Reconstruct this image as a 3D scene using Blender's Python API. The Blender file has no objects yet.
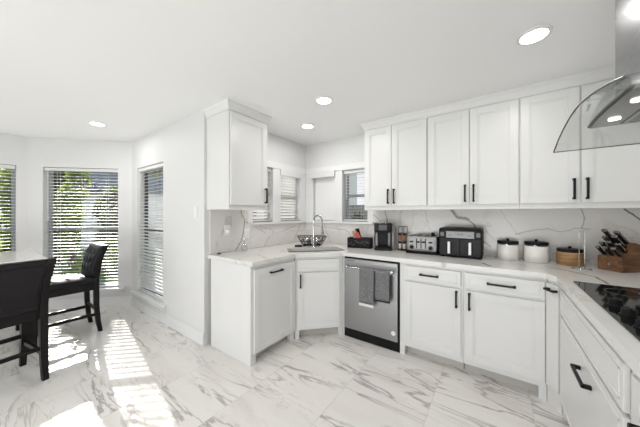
import bpy, bmesh, math, random
from mathutils import Vector, Matrix
R = math.radians
random.seed(7)
sc = bpy.context.scene
COL = sc.collection

# ------------------------------------------------------------------ camera
YAW = math.atan(177/249)
cam_d = bpy.data.cameras.new('camera'); cam = bpy.data.objects.new('camera', cam_d); COL.objects.link(cam)
cam_d.sensor_width = 36; cam_d.lens = 36*249/640; cam_d.clip_start = 0.02
cam.location = (0, 0, 1.36); cam.rotation_euler = (R(90), 0, YAW)
sc.camera = cam
sc.view_settings.view_transform = 'Standard'; sc.view_settings.look = 'None'
sc.view_settings.gamma = 1; sc.view_settings.use_curve_mapping = False
sc.view_settings.exposure = -0.05
sc.cycles.use_denoising = True
sc.cycles.max_bounces = 10; sc.cycles.diffuse_bounces = 6; sc.cycles.transparent_max_bounces = 24
sc.cycles.sample_clamp_indirect = 6

# ------------------------------------------------------------------ sky, sun
WORLD = 1.1; SUN = 10.0
w = bpy.data.worlds.new('sky'); sc.world = w; w.use_nodes = True
nt = w.node_tree; nt.nodes.clear()
tc = nt.nodes.new('ShaderNodeTexCoord'); sp = nt.nodes.new('ShaderNodeSeparateXYZ')
cr = nt.nodes.new('ShaderNodeValToRGB'); bg = nt.nodes.new('ShaderNodeBackground'); ou = nt.nodes.new('ShaderNodeOutputWorld')
nt.links.new(tc.outputs['Generated'], sp.inputs[0]); nt.links.new(sp.outputs['Z'], cr.inputs[0])
cr.color_ramp.elements[0].position = 0.0; cr.color_ramp.elements[0].color = (0.96, 0.97, 1, 1)
cr.color_ramp.elements[1].position = 0.8; cr.color_ramp.elements[1].color = (0.72, 0.84, 1, 1)
bg.inputs['Strength'].default_value = WORLD
nt.links.new(cr.outputs[0], bg.inputs[0]); nt.links.new(bg.outputs[0], ou.inputs[0])
sd = bpy.data.lights.new('sun', 'SUN'); sun = bpy.data.objects.new('sun', sd); COL.objects.link(sun)
sd.energy = SUN; sd.angle = R(0.6); sd.color = (1, 0.96, 0.9)
to_sun = Vector((-0.985*math.cos(R(25)), 0.17*math.cos(R(25)), math.sin(R(25))))
sun.rotation_euler = to_sun.to_track_quat('Z', 'Y').to_euler(); sun.location = (-12, 2, 6)
LAMP = 5.0      # watts per recessed lamp
# added area fill outside the rear opening, tilted up to brighten the ceiling
for nm, loc, rot, sx, sy, e in (('added_fill_rear', (-1.13, -3.85, .45), (R(146), 0, 0), 3.5, 1.2, 170.0),):
    ld = bpy.data.lights.new(nm, 'AREA'); ld.shape = 'RECTANGLE'; ld.size = sx; ld.size_y = sy; ld.energy = e; ld.color = (.97, .985, 1)
    lo = bpy.data.objects.new(nm, ld); COL.objects.link(lo); lo.location = loc; lo.rotation_euler = rot

# ------------------------------------------------------------------ materials
def pmat(name, col, rough=0.5, metal=0.0, spec=0.5, bump=0.0, bscale=40, coat=0.0, var=0.0, vscale=6):
    m = bpy.data.materials.new(name); m.use_nodes = True
    t = m.node_tree; b = t.nodes['Principled BSDF']
    b.inputs['Base Color'].default_value = (*col, 1); b.inputs['Roughness'].default_value = rough
    b.inputs['Metallic'].default_value = metal; b.inputs['Specular IOR Level'].default_value = spec
    b.inputs['Coat Weight'].default_value = coat
    if bump or var:
        c = t.nodes.new('ShaderNodeTexCoord'); n = t.nodes.new('ShaderNodeTexNoise')
        n.inputs['Scale'].default_value = bscale; n.inputs['Detail'].default_value = 4
        t.links.new(c.outputs['Object'], n.inputs['Vector'])
        if bump:
            bp = t.nodes.new('ShaderNodeBump'); bp.inputs['Strength'].default_value = bump; bp.inputs['Distance'].default_value = 0.002
            t.links.new(n.outputs['Fac'], bp.inputs['Height']); t.links.new(bp.outputs[0], b.inputs['Normal'])
        if var:
            n2 = t.nodes.new('ShaderNodeTexNoise'); n2.inputs['Scale'].default_value = vscale; n2.inputs['Detail'].default_value = 3
            t.links.new(c.outputs['Object'], n2.inputs['Vector'])
            r = t.nodes.new('ShaderNodeValToRGB'); r.color_ramp.elements[0].position = .3; r.color_ramp.elements[1].position = .7
            r.color_ramp.elements[0].color = tuple(v*(1-var) for v in col)+(1,)
            r.color_ramp.elements[1].color = tuple(min(1, v*(1+var)) for v in col)+(1,)
            t.links.new(n2.outputs['Fac'], r.inputs[0]); t.links.new(r.outputs[0], b.inputs['Base Color'])
    return m

def emit(name, col, s):
    m = bpy.data.materials.new(name); m.use_nodes = True; t = m.node_tree
    b = t.nodes['Principled BSDF']; b.inputs['Base Color'].default_value = (*col, 1)
    b.inputs['Emission Color'].default_value = (*col, 1); b.inputs['Emission Strength'].default_value = s
    return m

def glassy(name, tint=(1, 1, 1), gloss=0.08, rough=0.0):
    m = bpy.data.materials.new(name); m.use_nodes = True; t = m.node_tree; t.nodes.clear()
    o = t.nodes.new('ShaderNodeOutputMaterial'); mx = t.nodes.new('ShaderNodeMixShader')
    a = t.nodes.new('ShaderNodeBsdfTransparent'); a.inputs[0].default_value = (*tint, 1)
    g = t.nodes.new('ShaderNodeBsdfGlossy'); g.inputs['Roughness'].default_value = rough; g.inputs[0].default_value = (.9, .92, .92, 1)
    lf = t.nodes.new('ShaderNodeLayerWeight'); lf.inputs['Blend'].default_value = .5
    lw = N(t, 'ShaderNodeMath', operation='POWER'); lw.inputs[1].default_value = 4; t.links.new(lf.outputs['Facing'], lw.inputs[0])
    ma = t.nodes.new('ShaderNodeMath'); ma.operation = 'MULTIPLY_ADD'; ma.inputs[1].default_value = .8; ma.inputs[2].default_value = gloss + .03
    ma.use_clamp = True
    t.links.new(lw.outputs[0], ma.inputs[0]); t.links.new(ma.outputs[0], mx.inputs[0])
    t.links.new(a.outputs[0], mx.inputs[1]); t.links.new(g.outputs[0], mx.inputs[2]); t.links.new(mx.outputs[0], o.inputs[0])
    return m

def N(t, kind, **kw):
    n = t.nodes.new(kind)
    for k, v in kw.items():
        if k in ('operation', 'feature', 'blend_type', 'data_type', 'noise_dimensions'): setattr(n, k, v)
        else: n.inputs[k].default_value = v
    return n

def ridge(t, vec, scale, detail, width, distort=0.6, rough=.55):
    """thin line where a noise field crosses one half: 1 on the line, 0 off it"""
    n = N(t, 'ShaderNodeTexNoise', Scale=scale, Detail=detail, Distortion=distort, Roughness=rough)
    t.links.new(vec, n.inputs['Vector'])
    s = N(t, 'ShaderNodeMath', operation='SUBTRACT'); s.inputs[1].default_value = .5
    a = N(t, 'ShaderNodeMath', operation='ABSOLUTE')
    mr = t.nodes.new('ShaderNodeMapRange'); mr.inputs['From Max'].default_value = width
    mr.inputs['To Min'].default_value = 1; mr.inputs['To Max'].default_value = 0
    t.links.new(n.outputs['Fac'], s.inputs[0]); t.links.new(s.outputs[0], a.inputs[0]); t.links.new(a.outputs[0], mr.inputs[0])
    return mr.outputs[0]

def mask(t, vec, scale, lo, hi):
    n = N(t, 'ShaderNodeTexNoise', Scale=scale, Detail=2); t.links.new(vec, n.inputs['Vector'])
    mr = t.nodes.new('ShaderNodeMapRange'); mr.inputs['From Min'].default_value = lo; mr.inputs['From Max'].default_value = hi
    t.links.new(n.outputs['Fac'], mr.inputs[0]); return mr.outputs[0]

def mul(t, a, b):
    m = N(t, 'ShaderNodeMath', operation='MULTIPLY')
    for k, x in enumerate((a, b)):
        if isinstance(x, (int, float)): m.inputs[k].default_value = x
        else: t.links.new(x, m.inputs[k])
    return m.outputs[0]

def mixc(t, fac, a, b):
    m = t.nodes.new('ShaderNodeMix'); m.data_type = 'RGBA'
    t.links.new(fac, m.inputs['Factor'])
    if isinstance(a, tuple): m.inputs['A'].default_value = a
    else: t.links.new(a, m.inputs['A'])
    if isinstance(b, tuple): m.inputs['B'].default_value = b
    else: t.links.new(b, m.inputs['B'])
    return m.outputs['Result']

def floor_mat():
    m = bpy.data.materials.new('marble_tile'); m.use_nodes = True; t = m.node_tree; b = t.nodes['Principled BSDF']
    tc = t.nodes.new('ShaderNodeTexCoord')
    # tiles: rows run along Y
    mp = t.nodes.new('ShaderNodeMapping'); mp.inputs['Rotation'].default_value = (0, 0, R(90)); mp.inputs['Location'].default_value = (.11, .385, 0)
    t.links.new(tc.outputs['Object'], mp.inputs['Vector'])
    br = t.nodes.new('ShaderNodeTexBrick'); br.inputs['Scale'].default_value = 1
    br.inputs['Brick Width'].default_value = 1.17; br.inputs['Row Height'].default_value = .585
    br.inputs['Mortar Size'].default_value = .0022; br.inputs['Mortar Smooth'].default_value = .3
    br.inputs['Color1'].default_value = (0, 0, 0, 1); br.inputs['Color2'].default_value = (1, 1, 1, 1)
    t.links.new(mp.outputs[0], br.inputs['Vector'])
    # every tile shifts the veins a little
    sc_ = N(t, 'ShaderNodeVectorMath', operation='SCALE'); sc_.inputs['Scale'].default_value = 3.0
    t.links.new(br.outputs['Color'], sc_.inputs[0])
    ad = N(t, 'ShaderNodeVectorMath', operation='ADD'); t.links.new(tc.outputs['Object'], ad.inputs[0]); t.links.new(sc_.outputs[0], ad.inputs[1])
    m2 = t.nodes.new('ShaderNodeMapping'); m2.inputs['Rotation'].default_value = (0, 0, R(40)); m2.inputs['Scale'].default_value = (.62, 2.9, 1)
    t.links.new(ad.outputs[0], m2.inputs['Vector']); v = m2.outputs[0]
    k1 = mul(t, ridge(t, v, 1.5, 5, .03, .9), mask(t, v, 1.3, .42, .56))
    k2 = mul(t, ridge(t, v, 3.2, 6, .018, 1.2), mask(t, v, 2.3, .48, .62))
    k3 = mul(t, ridge(t, v, 1.1, 7, .12, .8), mask(t, v, 1.2, .5, .75))
    base = (.74, .72, .69, 1)
    c = mixc(t, mul(t, k3, .42), base, (.47, .42, .38, 1))
    c = mixc(t, mul(t, k2, .5), c, (.36, .31, .28, 1))
    c = mixc(t, mul(t, k1, .75), c, (.25, .22, .21, 1))
    c = mixc(t, mul(t, br.outputs['Fac'], .45), c, (.42, .40, .38, 1))
    t.links.new(c, b.inputs['Base Color'])
    b.inputs['Roughness'].default_value = .13; b.inputs['Specular IOR Level'].default_value = .5
    return m

def marble_mat(name, base, dark, scale=1.0, rough=.15, amount=1.0, loc=(0, 0, 0)):
    m = bpy.data.materials.new(name); m.use_nodes = True; t = m.node_tree; b = t.nodes['Principled BSDF']
    tc = t.nodes.new('ShaderNodeTexCoord'); mp = t.nodes.new('ShaderNodeMapping')
    mp.inputs['Rotation'].default_value = (R(20), R(38), R(25)); mp.inputs['Scale'].default_value = (scale*.8, scale*.8, scale*1.1)
    mp.inputs['Location'].default_value = loc
    t.links.new(tc.outputs['Object'], mp.inputs['Vector']); v = mp.outputs[0]
    k1 = mul(t, ridge(t, v, 1.35, 4, .011, 1.1, .5), mask(t, v, 1.6, .42, .55))
    k2 = mul(t, ridge(t, v, 2.4, 5, .009, 1.0, .5), mask(t, v, 2.1, .5, .62))
    k3 = mul(t, ridge(t, v, 1.35, 4, .05, 1.1, .5), mask(t, v, 2.2, .55, .72))
    c = mixc(t, mul(t, k3, .5*amount), (*base, 1), (.42, .37, .32, 1))
    c = mixc(t, mul(t, k2, .6*amount), c, (.30, .25, .20, 1))
    c = mixc(t, mul(t, k1, .85*amount), c, (*dark, 1))
    t.links.new(c, b.inputs['Base Color']); b.inputs['Roughness'].default_value = rough
    return m

def segs(t, b, lines, jitter=.02, keep=(1, 1, 1), jit=(1, 1, 1)):
    """darken the base colour along drawn vein lines given in metres: (points, width, strength, colour)"""
    tc = t.nodes.new('ShaderNodeTexCoord'); n = N(t, 'ShaderNodeTexNoise', Scale=14, Detail=4); t.links.new(tc.outputs['Object'], n.inputs['Vector'])
    s_ = N(t, 'ShaderNodeVectorMath', operation='SUBTRACT'); s_.inputs[1].default_value = (.5, .5, .5); t.links.new(n.outputs['Color'], s_.inputs[0])
    k = N(t, 'ShaderNodeVectorMath', operation='SCALE'); k.inputs['Scale'].default_value = jitter*2; t.links.new(s_.outputs[0], k.inputs[0])
    p = N(t, 'ShaderNodeVectorMath', operation='ADD'); jm = N(t, 'ShaderNodeVectorMath', operation='MULTIPLY'); jm.inputs[1].default_value = jit; t.links.new(k.outputs[0], jm.inputs[0])
    t.links.new(tc.outputs['Object'], p.inputs[0]); t.links.new(jm.outputs[0], p.inputs[1])
    pk = N(t, 'ShaderNodeVectorMath', operation='MULTIPLY'); pk.inputs[1].default_value = keep; t.links.new(p.outputs[0], pk.inputs[0]); p = pk
    cur = b.inputs['Base Color'].links[0].from_socket
    for pts, wd, st, colr in lines:
        best = None
        for a, c in zip(pts, pts[1:]):
            a, c = Vector([u*v for u, v in zip(a, keep)]), Vector([u*v for u, v in zip(c, keep)]); ba = c-a
            pa = N(t, 'ShaderNodeVectorMath', operation='SUBTRACT'); pa.inputs[1].default_value = a; t.links.new(p.outputs[0], pa.inputs[0])
            d = N(t, 'ShaderNodeVectorMath', operation='DOT_PRODUCT'); d.inputs[1].default_value = ba/ba.dot(ba); t.links.new(pa.outputs[0], d.inputs[0])
            cl = t.nodes.new('ShaderNodeClamp'); t.links.new(d.outputs['Value'], cl.inputs[0])
            sc2 = N(t, 'ShaderNodeVectorMath', operation='SCALE'); sc2.inputs[0].default_value = ba; t.links.new(cl.outputs[0], sc2.inputs['Scale'])
            df = N(t, 'ShaderNodeVectorMath', operation='DISTANCE'); t.links.new(pa.outputs[0], df.inputs[0]); t.links.new(sc2.outputs[0], df.inputs[1])
            if best is None: best = df.outputs['Value']
            else:
                mn = N(t, 'ShaderNodeMath', operation='MINIMUM'); t.links.new(best, mn.inputs[0]); t.links.new(df.outputs['Value'], mn.inputs[1]); best = mn.outputs[0]
        mr = t.nodes.new('ShaderNodeMapRange'); mr.inputs['From Min'].default_value = wd*.3; mr.inputs['From Max'].default_value = wd
        mr.inputs['To Min'].default_value = st; mr.inputs['To Max'].default_value = 0; t.links.new(best, mr.inputs[0])
        cur = mixc(t, mr.outputs[0], cur, (*colr, 1))
    t.links.new(cur, b.inputs['Base Color'])
VK = (.12, .095, .08); VB = (.26, .19, .13)
def wood_mat(name, c1, c2, scale=8, rough=.4, axis=(1, 6, 6)):
    m = bpy.data.materials.new(name); m.use_nodes = True; t = m.node_tree; b = t.nodes['Principled BSDF']
    tc = t.nodes.new('ShaderNodeTexCoord'); mp = t.nodes.new('ShaderNodeMapping'); mp.inputs['Scale'].default_value = axis
    t.links.new(tc.outputs['Object'], mp.inputs['Vector'])
    n = N(t, 'ShaderNodeTexNoise', Scale=scale, Detail=6, Distortion=1.0); t.links.new(mp.outputs[0], n.inputs['Vector'])
    r = t.nodes.new('ShaderNodeValToRGB'); r.color_ramp.elements[0].position = .35; r.color_ramp.elements[1].position = .65
    r.color_ramp.elements[0].color = (*c1, 1); r.color_ramp.elements[1].color = (*c2, 1)
    t.links.new(n.outputs['Fac'], r.inputs[0]); t.links.new(r.outputs[0], b.inputs['Base Color']); b.inputs['Roughness'].default_value = rough
    return m

def steel_mat(name, col, rough, axis=(2, 2, 200)):
    m = bpy.data.materials.new(name); m.use_nodes = True; t = m.node_tree; b = t.nodes['Principled BSDF']
    b.inputs['Base Color'].default_value = (*col, 1); b.inputs['Metallic'].default_value = 1
    tc = t.nodes.new('ShaderNodeTexCoord'); mp = t.nodes.new('ShaderNodeMapping'); mp.inputs['Scale'].default_value = axis
    n = N(t, 'ShaderNodeTexNoise', Scale=3, Detail=3); t.links.new(tc.outputs['Object'], mp.inputs['Vector']); t.links.new(mp.outputs[0], n.inputs['Vector'])
    mr = t.nodes.new('ShaderNodeMapRange'); mr.inputs['To Min'].default_value = rough*.8; mr.inputs['To Max'].default_value = rough*1.25
    t.links.new(n.outputs['Fac'], mr.inputs[0]); t.links.new(mr.outputs[0], b.inputs['Roughness'])
    return m

def leaf_mat(name, col, tcol):
    m = bpy.data.materials.new(name); m.use_nodes = True; t = m.node_tree; t.nodes.clear()
    o = t.nodes.new('ShaderNodeOutputMaterial'); mx = t.nodes.new('ShaderNodeMixShader'); mx.inputs[0].default_value = .5
    d = t.nodes.new('ShaderNodeBsdfDiffuse'); tr = t.nodes.new('ShaderNodeBsdfTranslucent')
    c = t.nodes.new('ShaderNodeTexCoord'); n = N(t, 'ShaderNodeTexNoise', Scale=2.2, Detail=3); t.links.new(c.outputs['Object'], n.inputs['Vector'])
    for sh, cc in ((d, col), (tr, tcol)):
        r = t.nodes.new('ShaderNodeValToRGB'); r.color_ramp.elements[0].position = .35; r.color_ramp.elements[1].position = .65
        r.color_ramp.elements[0].color = tuple(v*.45 for v in cc)+(1,); r.color_ramp.elements[1].color = (*cc, 1)
        t.links.new(n.outputs['Fac'], r.inputs[0]); t.links.new(r.outputs[0], sh.inputs[0])
    t.links.new(d.outputs[0], mx.inputs[1]); t.links.new(tr.outputs[0], mx.inputs[2]); t.links.new(mx.outputs[0], o.inputs[0])
    return m

def blind_mat(f=.28, nm='blind_white'):
    m = pmat(nm, (.74, .74, .74), .45); t = m.node_tree; b = t.nodes['Principled BSDF']; o = t.nodes['Material Output']
    mx = t.nodes.new('ShaderNodeMixShader'); mx.inputs[0].default_value = f; tr = t.nodes.new('ShaderNodeBsdfTranslucent'); tr.inputs[0].default_value = (.85, .85, .83, 1)
    t.links.new(b.outputs[0], mx.inputs[1]); t.links.new(tr.outputs[0], mx.inputs[2]); t.links.new(mx.outputs[0], o.inputs[0])
    return m

M = dict(
    wall=pmat('wall_paint', (.70, .70, .70), .55, bump=.15, bscale=90),
    ceil=pmat('ceiling_paint', (.88, .88, .88), .38, bump=.05, bscale=60),
    trim=pmat('trim_paint', (.76, .76, .755), .35),
    cab=pmat('cabinet_paint', (.72, .72, .71), .32),
    black=pmat('matte_black_metal', (.006, .006, .006), .45, .1, .3),
    blind=blind_mat(.05), blind_thin=blind_mat(.3, 'blind_thin_white'),
    shade=pmat('roller_shade_fabric', (.78, .78, .78), .8, bump=.3, bscale=300),
    floor=floor_mat(),
    quartz=marble_mat('quartz_counter', (.72, .71, .69), (.40, .35, .30), 1.0, .13, .4),
    splash=marble_mat('marble_backsplash', (.72, .70, .675), (.30, .25, .21), 1.15, .2, .45, (3.1, .4, 1.7)),
    steel=steel_mat('brushed_steel', (.33, .33, .33), .40),
    steel_dark=steel_mat('toaster_steel', (.34, .34, .335), .5),
    steel_v=steel_mat('hood_steel', (.30, .30, .305), .25, (3, 3, 60)),
    chrome=pmat('chrome', (.45, .45, .45), .15, 1),
    darksteel=pmat('grey_metal', (.12, .12, .12), .45, .7),
    gloss=pmat('black_glass', (.008, .008, .009), .06, 0, .4),
    plast=pmat('black_plastic', (.006, .006, .0065), .5, spec=.2),
    plast2=pmat('dark_grey_plastic', (.010, .010, .011), .45, spec=.25),
    silver=pmat('silver_plastic', (.28, .28, .28), .5, .3),
    ceram=pmat('white_ceramic', (.78, .76, .72), .25),
    wood=wood_mat('walnut_block', (.10, .045, .02), (.24, .12, .055), 5, .4),
    lwood=wood_mat('bamboo', (.26, .14, .06), (.45, .27, .12), 6, .45, (1, 1, 8)),
    espresso=pmat('espresso_wood', (.007, .0055, .006), .4, spec=.22, bump=.1),
    leather=pmat('black_leather', (.008, .007, .009),   .42, spec=.25, bump=.3, bscale=120),
    towel=pmat('grey_towel', (.17, .17, .175), .95, bump=1.0, bscale=260, var=.25, vscale=60),
    towelw=pmat('towel_hem', (.7, .7, .7), .9),
    glass=glassy('window_glass', (1, 1, 1), .0), hglass=glassy('hood_glass', (.975, .985, .98), .0),
    jar=glassy('jar_glass', (.85, .86, .85), .06),
    plate=pmat('outlet_plastic', (.80, .80, .79), .3),
    slot=pmat('dark_slot', (.03, .03, .03), .6),
    tabletop=marble_mat('table_marble', (.72, .70, .68), (.4, .38, .36), 1.6, .12, .6),
    lamp=emit('lamp_lens', (1, .97, .92), 6.0), hoodlamp=emit('hood_lamp', (1, .97, .9), 3.0),
    red=pmat('red_packet', (.45, .03, .03), .4), tan=pmat('tan_packet', (.42, .25, .17), .5), spice=pmat('spice', (.35, .12, .06), .7),
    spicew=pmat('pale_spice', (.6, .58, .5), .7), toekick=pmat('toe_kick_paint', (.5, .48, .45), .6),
    grass=pmat('lawn', (.09, .15, .04), .9, var=.5, vscale=3), siding=pmat('white_siding', (.75, .76, .78), .7),
    roof=pmat('slate_roof', (.10, .13, .16), .7, var=.3, vscale=5), fence=pmat('fence_wood', (.35, .33, .31), .8, var=.2),
    leafA=leaf_mat('leaf_bright', (.22, .33, .04), (.48, .62, .06)), leafB=leaf_mat('leaf_dark', (.04, .08, .02), (.08, .15, .02)),
    leafC=leaf_mat('leaf_olive', (.13, .17, .06), (.20, .26, .07)), bark=pmat('bark', (.12, .08, .05), .9, var=.3),
    plug=pmat('plug_plastic', (.82, .82, .82), .3), dark=pmat('dark_filler', (.02, .02, .02), .8),
    winkgrey=pmat('sash_paint', (.30, .31, .32), .5), winkblack=pmat('dark_sash', (.03, .03, .035), .4),
)


# veins of the stone where they run
segs(M['splash'].node_tree, M['splash'].node_tree.nodes['Principled BSDF'], [
    ([(-0.424, 3.058, 1.42), (-0.363, 3.058, 1.333), (-0.26, 3.058, 1.302), (-0.196, 3.058, 1.25), (-0.122, 3.058, 1.081), (-0.05, 3.058, 1.031)], 0.009, 0.8, VK),
    ([(-0.401, 3.058, 1.387), (-0.344, 3.058, 1.322), (-0.25, 3.058, 1.296)], 0.022, 0.75, VB),
    ([(-1.393, 3.058, 1.42), (-1.309, 3.058, 1.34), (-1.213, 3.058, 1.251)], 0.006, 0.7, VK),
    ([(-1.167, 3.058, 1.43), (-1.147, 3.058, 1.328), (-1.121, 3.058, 1.253)], 0.007, 0.7, VK),
    ([(-0.68, 3.058, 1.377), (-0.659, 3.058, 1.285), (-0.626, 3.058, 1.182)], 0.005, 0.45, VB),
    ([(0.15, 3.058, 1.162), (0.253, 3.058, 1.2), (0.373, 3.058, 1.221), (0.472, 3.058, 1.195), (0.554, 3.058, 1.227), (0.645, 3.058, 1.228)], 0.006, 0.5, VB),
    ([(0.591, 3.058, 1.407), (0.615, 3.058, 1.304), (0.591, 3.058, 1.226)], 0.006, 0.55, VK),
    ([(0.024, 3.058, 1.415), (0.088, 3.058, 1.277), (0.18, 3.058, 1.144)], 0.005, 0.3, VB),
    ([(0.824, 3.058, 1.413), (0.892, 3.058, 1.34), (0.943, 3.058, 1.278)], 0.01, 0.85, VK),
    ([(-0.1, 3.058, 1.211), (-0.041, 3.058, 1.112), (0.024, 3.058, 1.056)], 0.005, 0.5, VK),
    ([(-2.101, 3.058, 1.204), (-2.047, 3.058, 1.072), (-1.977, 3.058, 0.929)], 0.006, 0.65, VB),
    ([(-2.268, 3.058, 1.169), (-1.994, 3.058, 1.148), (-1.726, 3.058, 1.129), (-1.647, 3.058, 1.049)], 0.006, 0.6, VK),
    ([(-1.891, 3.058, 1.18), (-1.807, 3.058, 1.083)], 0.006, 0.5, VB)], jit=(1, 0, 1))
segs(M['splash'].node_tree, M['splash'].node_tree.nodes['Principled BSDF'], [
    ([(-2.448, 1.83, 1.424), (-2.448, 1.891, 1.271), (-2.448, 1.872, 1.082), (-2.448, 1.775, 0.94)], 0.008, 0.7, VK),
    ([(-2.448, 1.891, 1.259), (-2.448, 1.99, 1.24)], 0.006, 0.6, VK),
    ([(-2.448, 2.918, 1.185), (-2.448, 2.78, 0.953)], 0.007, 0.7, VB),
    ([(-2.448, 2.802, 1.174), (-2.448, 2.548, 1.114)], 0.008, 0.6, VB),
    ([(-2.448, 2.302, 1.062), (-2.448, 2.198, 0.941)], 0.006, 0.6, VB),
    ([(-2.448, 2.588, 1.013), (-2.448, 2.412, 0.918)], 0.005, 0.45, VB)], jit=(0, 1, 1))
segs(M['quartz'].node_tree, M['quartz'].node_tree.nodes['Principled BSDF'], [
    ([(0.32, 2.73, 0.93), (0.416, 2.62, 0.93), (0.477, 2.547, 0.93), (0.546, 2.457, 0.93), (0.552, 2.256, 0.93)], 0.0138, 0.8125, VB),
    ([(-0.099, 2.583, 0.93), (-0.047, 2.469, 0.93)], 0.0184, 0.75, VK),
    ([(0.216, 1.003, 0.93), (0.263, 1.06, 0.93)], 0.0069, 0.25, VB),
    ([(-1.476, 2.042, 0.93), (-1.207, 1.851, 0.93)], 0.0092, 0.25, VB),
    ([(-0.412, 2.416, 0.93), (-0.174, 2.287, 0.93)], 0.0115, 0.375, VB),
    ([(0.417, 1.815, 0.93), (0.409, 1.625, 0.93)], 0.0092, 0.375, VB)], .012, (1, 1, 0))

# ------------------------------------------------------------------ mesh helpers
def bx(bm, x0, x1, y0, y1, z0, z1, mat=None, bev=0.0):
    """box, optionally bevelled"""
    b2 = bmesh.new(); bmesh.ops.create_cube(b2, size=1)
    for v in b2.verts:
        v.co = Vector(((x0+x1)/2+v.co.x*(x1-x0), (y0+y1)/2+v.co.y*(y1-y0), (z0+z1)/2+v.co.z*(z1-z0)))
    if bev: bmesh.ops.bevel(b2, geom=list(b2.edges), offset=bev, segments=2, profile=.6, affect='EDGES', clamp_overlap=True)
    if mat is not None: bmesh.ops.transform(b2, matrix=mat, verts=b2.verts)
    merge(bm, b2)

def merge(bm, b2):
    me = bpy.data.meshes.new('tmp'); b2.to_mesh(me); b2.free(); bm.from_mesh(me); bpy.data.meshes.remove(me)

def cyl(bm, p0, p1, r0, r1=None, seg=20, caps=True):
    p0, p1 = Vector(p0), Vector(p1); r1 = r0 if r1 is None else r1; d = p1-p0
    b2 = bmesh.new(); bmesh.ops.create_cone(b2, cap_ends=caps, segments=seg, radius1=r0, radius2=r1, depth=d.length)
    bmesh.ops.transform(b2, matrix=Matrix.Translation((p0+p1)/2) @ d.to_track_quat('Z', 'Y').to_matrix().to_4x4(), verts=b2.verts)
    merge(bm, b2)

def lathe(bm, prof, seg=28, c=(0, 0)):
    rings = []
    for r, z in prof:
        rings.append([bm.verts.new((c[0]+r*math.cos(2*math.pi*i/seg), c[1]+r*math.sin(2*math.pi*i/seg), z)) for i in range(seg)])
    for a, b in zip(rings, rings[1:]):
        for i in range(seg): bm.faces.new((a[i], a[(i+1) % seg], b[(i+1) % seg], b[i]))
    for rg, rev in ((rings[0], True), (rings[-1], False)):
        bm.faces.new(list(reversed(rg)) if rev else rg)

def tube(bm, pts, r, seg=10, closed=False):
    pts = [Vector(p) for p in pts]; n = len(pts); rings = []; up = Vector((.13, .2, .97))
    for i, p in enumerate(pts):
        if closed: d = pts[(i+1) % n]-pts[i-1]
        else: d = pts[min(i+1, n-1)]-pts[max(i-1, 0)]
        d.normalize(); a = d.cross(up)
        if a.length < .05: a = d.cross(Vector((1, .1, 0)))
        a.normalize(); b = d.cross(a).normalized(); up = -b if False else up
        rr = r[i] if isinstance(r, (list, tuple)) else r
        rings.append([bm.verts.new(p+rr*(math.cos(2*math.pi*k/seg)*a+math.sin(2*math.pi*k/seg)*b)) for k in range(seg)])
    pairs = list(zip(rings, rings[1:])) + ([(rings[-1], rings[0])] if closed else [])
    for A, B in pairs:
        for k in range(seg): bm.faces.new((A[k], A[(k+1) % seg], B[(k+1) % seg], B[k]))
    if not closed: bm.faces.new(list(reversed(rings[0]))); bm.faces.new(rings[-1])

def prism(bm, poly, z0, z1, bev=0.0, mat=None):
    b2 = bmesh.new(); lo = [b2.verts.new((x, y, z0)) for x, y in poly]; f = b2.faces.new(lo)
    e = bmesh.ops.extrude_face_region(b2, geom=[f])
    bmesh.ops.translate(b2, vec=(0, 0, z1-z0), verts=[v for v in e['geom'] if isinstance(v, bmesh.types.BMVert)])
    if bev: bmesh.ops.bevel(b2, geom=list(b2.edges), offset=bev, segments=2, affect='EDGES', clamp_overlap=True)
    if mat is not None: bmesh.ops.transform(b2, matrix=mat, verts=b2.verts)
    merge(bm, b2)

def obj(name, bm, m, parent=None, loc=(0, 0, 0), smooth=None, label=None):
    bmesh.ops.recalc_face_normals(bm, faces=bm.faces)
    me = bpy.data.meshes.new(name); bm.to_mesh(me); bm.free()
    me.materials.append(M[m] if isinstance(m, str) else m)
    o = bpy.data.objects.new(name, me); COL.objects.link(o); o.location = loc
    if parent: o.parent = parent
    if smooth:
        for p in me.polygons: p.use_smooth = True
        md = o.modifiers.new('es', 'EDGE_SPLIT'); md.split_angle = R(smooth)
    if label: o['label'] = label
    return o

def B(): return bmesh.new()
def tag(o, label=None, cat=None, group=None, kind=None):
    if label: o['label'] = label
    if cat: o['category'] = cat
    if group: o['group'] = group
    if kind: o['kind'] = kind
    return o
def thing(name, label, cat, loc=(0, 0, 0), rz=0, group=None):
    o = bpy.data.objects.new(name, None); COL.objects.link(o); o.empty_display_size = .1
    o.location = loc; o.rotation_euler = (0, 0, rz); return tag(o, label, cat, group)
def struct(name, bm, m, parent=None, smooth=None):
    o = obj(name, bm, m, parent, smooth=smooth)
    if not parent: o['kind'] = 'structure'
    return o
def copy_tree(o, parent=None):
    c = o.copy(); COL.objects.link(c)
    if parent: c.parent = parent
    for ch in list(o.children): copy_tree(ch, c)
    return c

CEIL = 2.43
WX0, WX1, WY, WR = -5.36, .97, 3.07, -3.4        # bay wall, right wall, back wall, rear wall
LX = -2.46; AY = 1.40                            # kitchen left wall, dining wall
# ------------------------------------------------------------------ structure
bm = B(); prism(bm, [(WX0-.16, WR-.16), (WX1+.16, WR-.16), (WX1+.16, WY+.16), (LX-.16, WY+.16), (LX-.16, AY+.16), (-4.48, AY+.16), (WX0-.16, .55)], -.1, 0)
struct('floor', bm, 'floor')
bm = B(); prism(bm, [(WX0-.16, WR-.16), (WX1+.16, WR-.16), (WX1+.16, WY+.16), (LX-.16, WY+.16), (LX-.16, AY+.16), (-4.48, AY+.16), (WX0-.16, .55)], CEIL, CEIL+.12)
struct('ceiling', bm, 'ceil')

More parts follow.
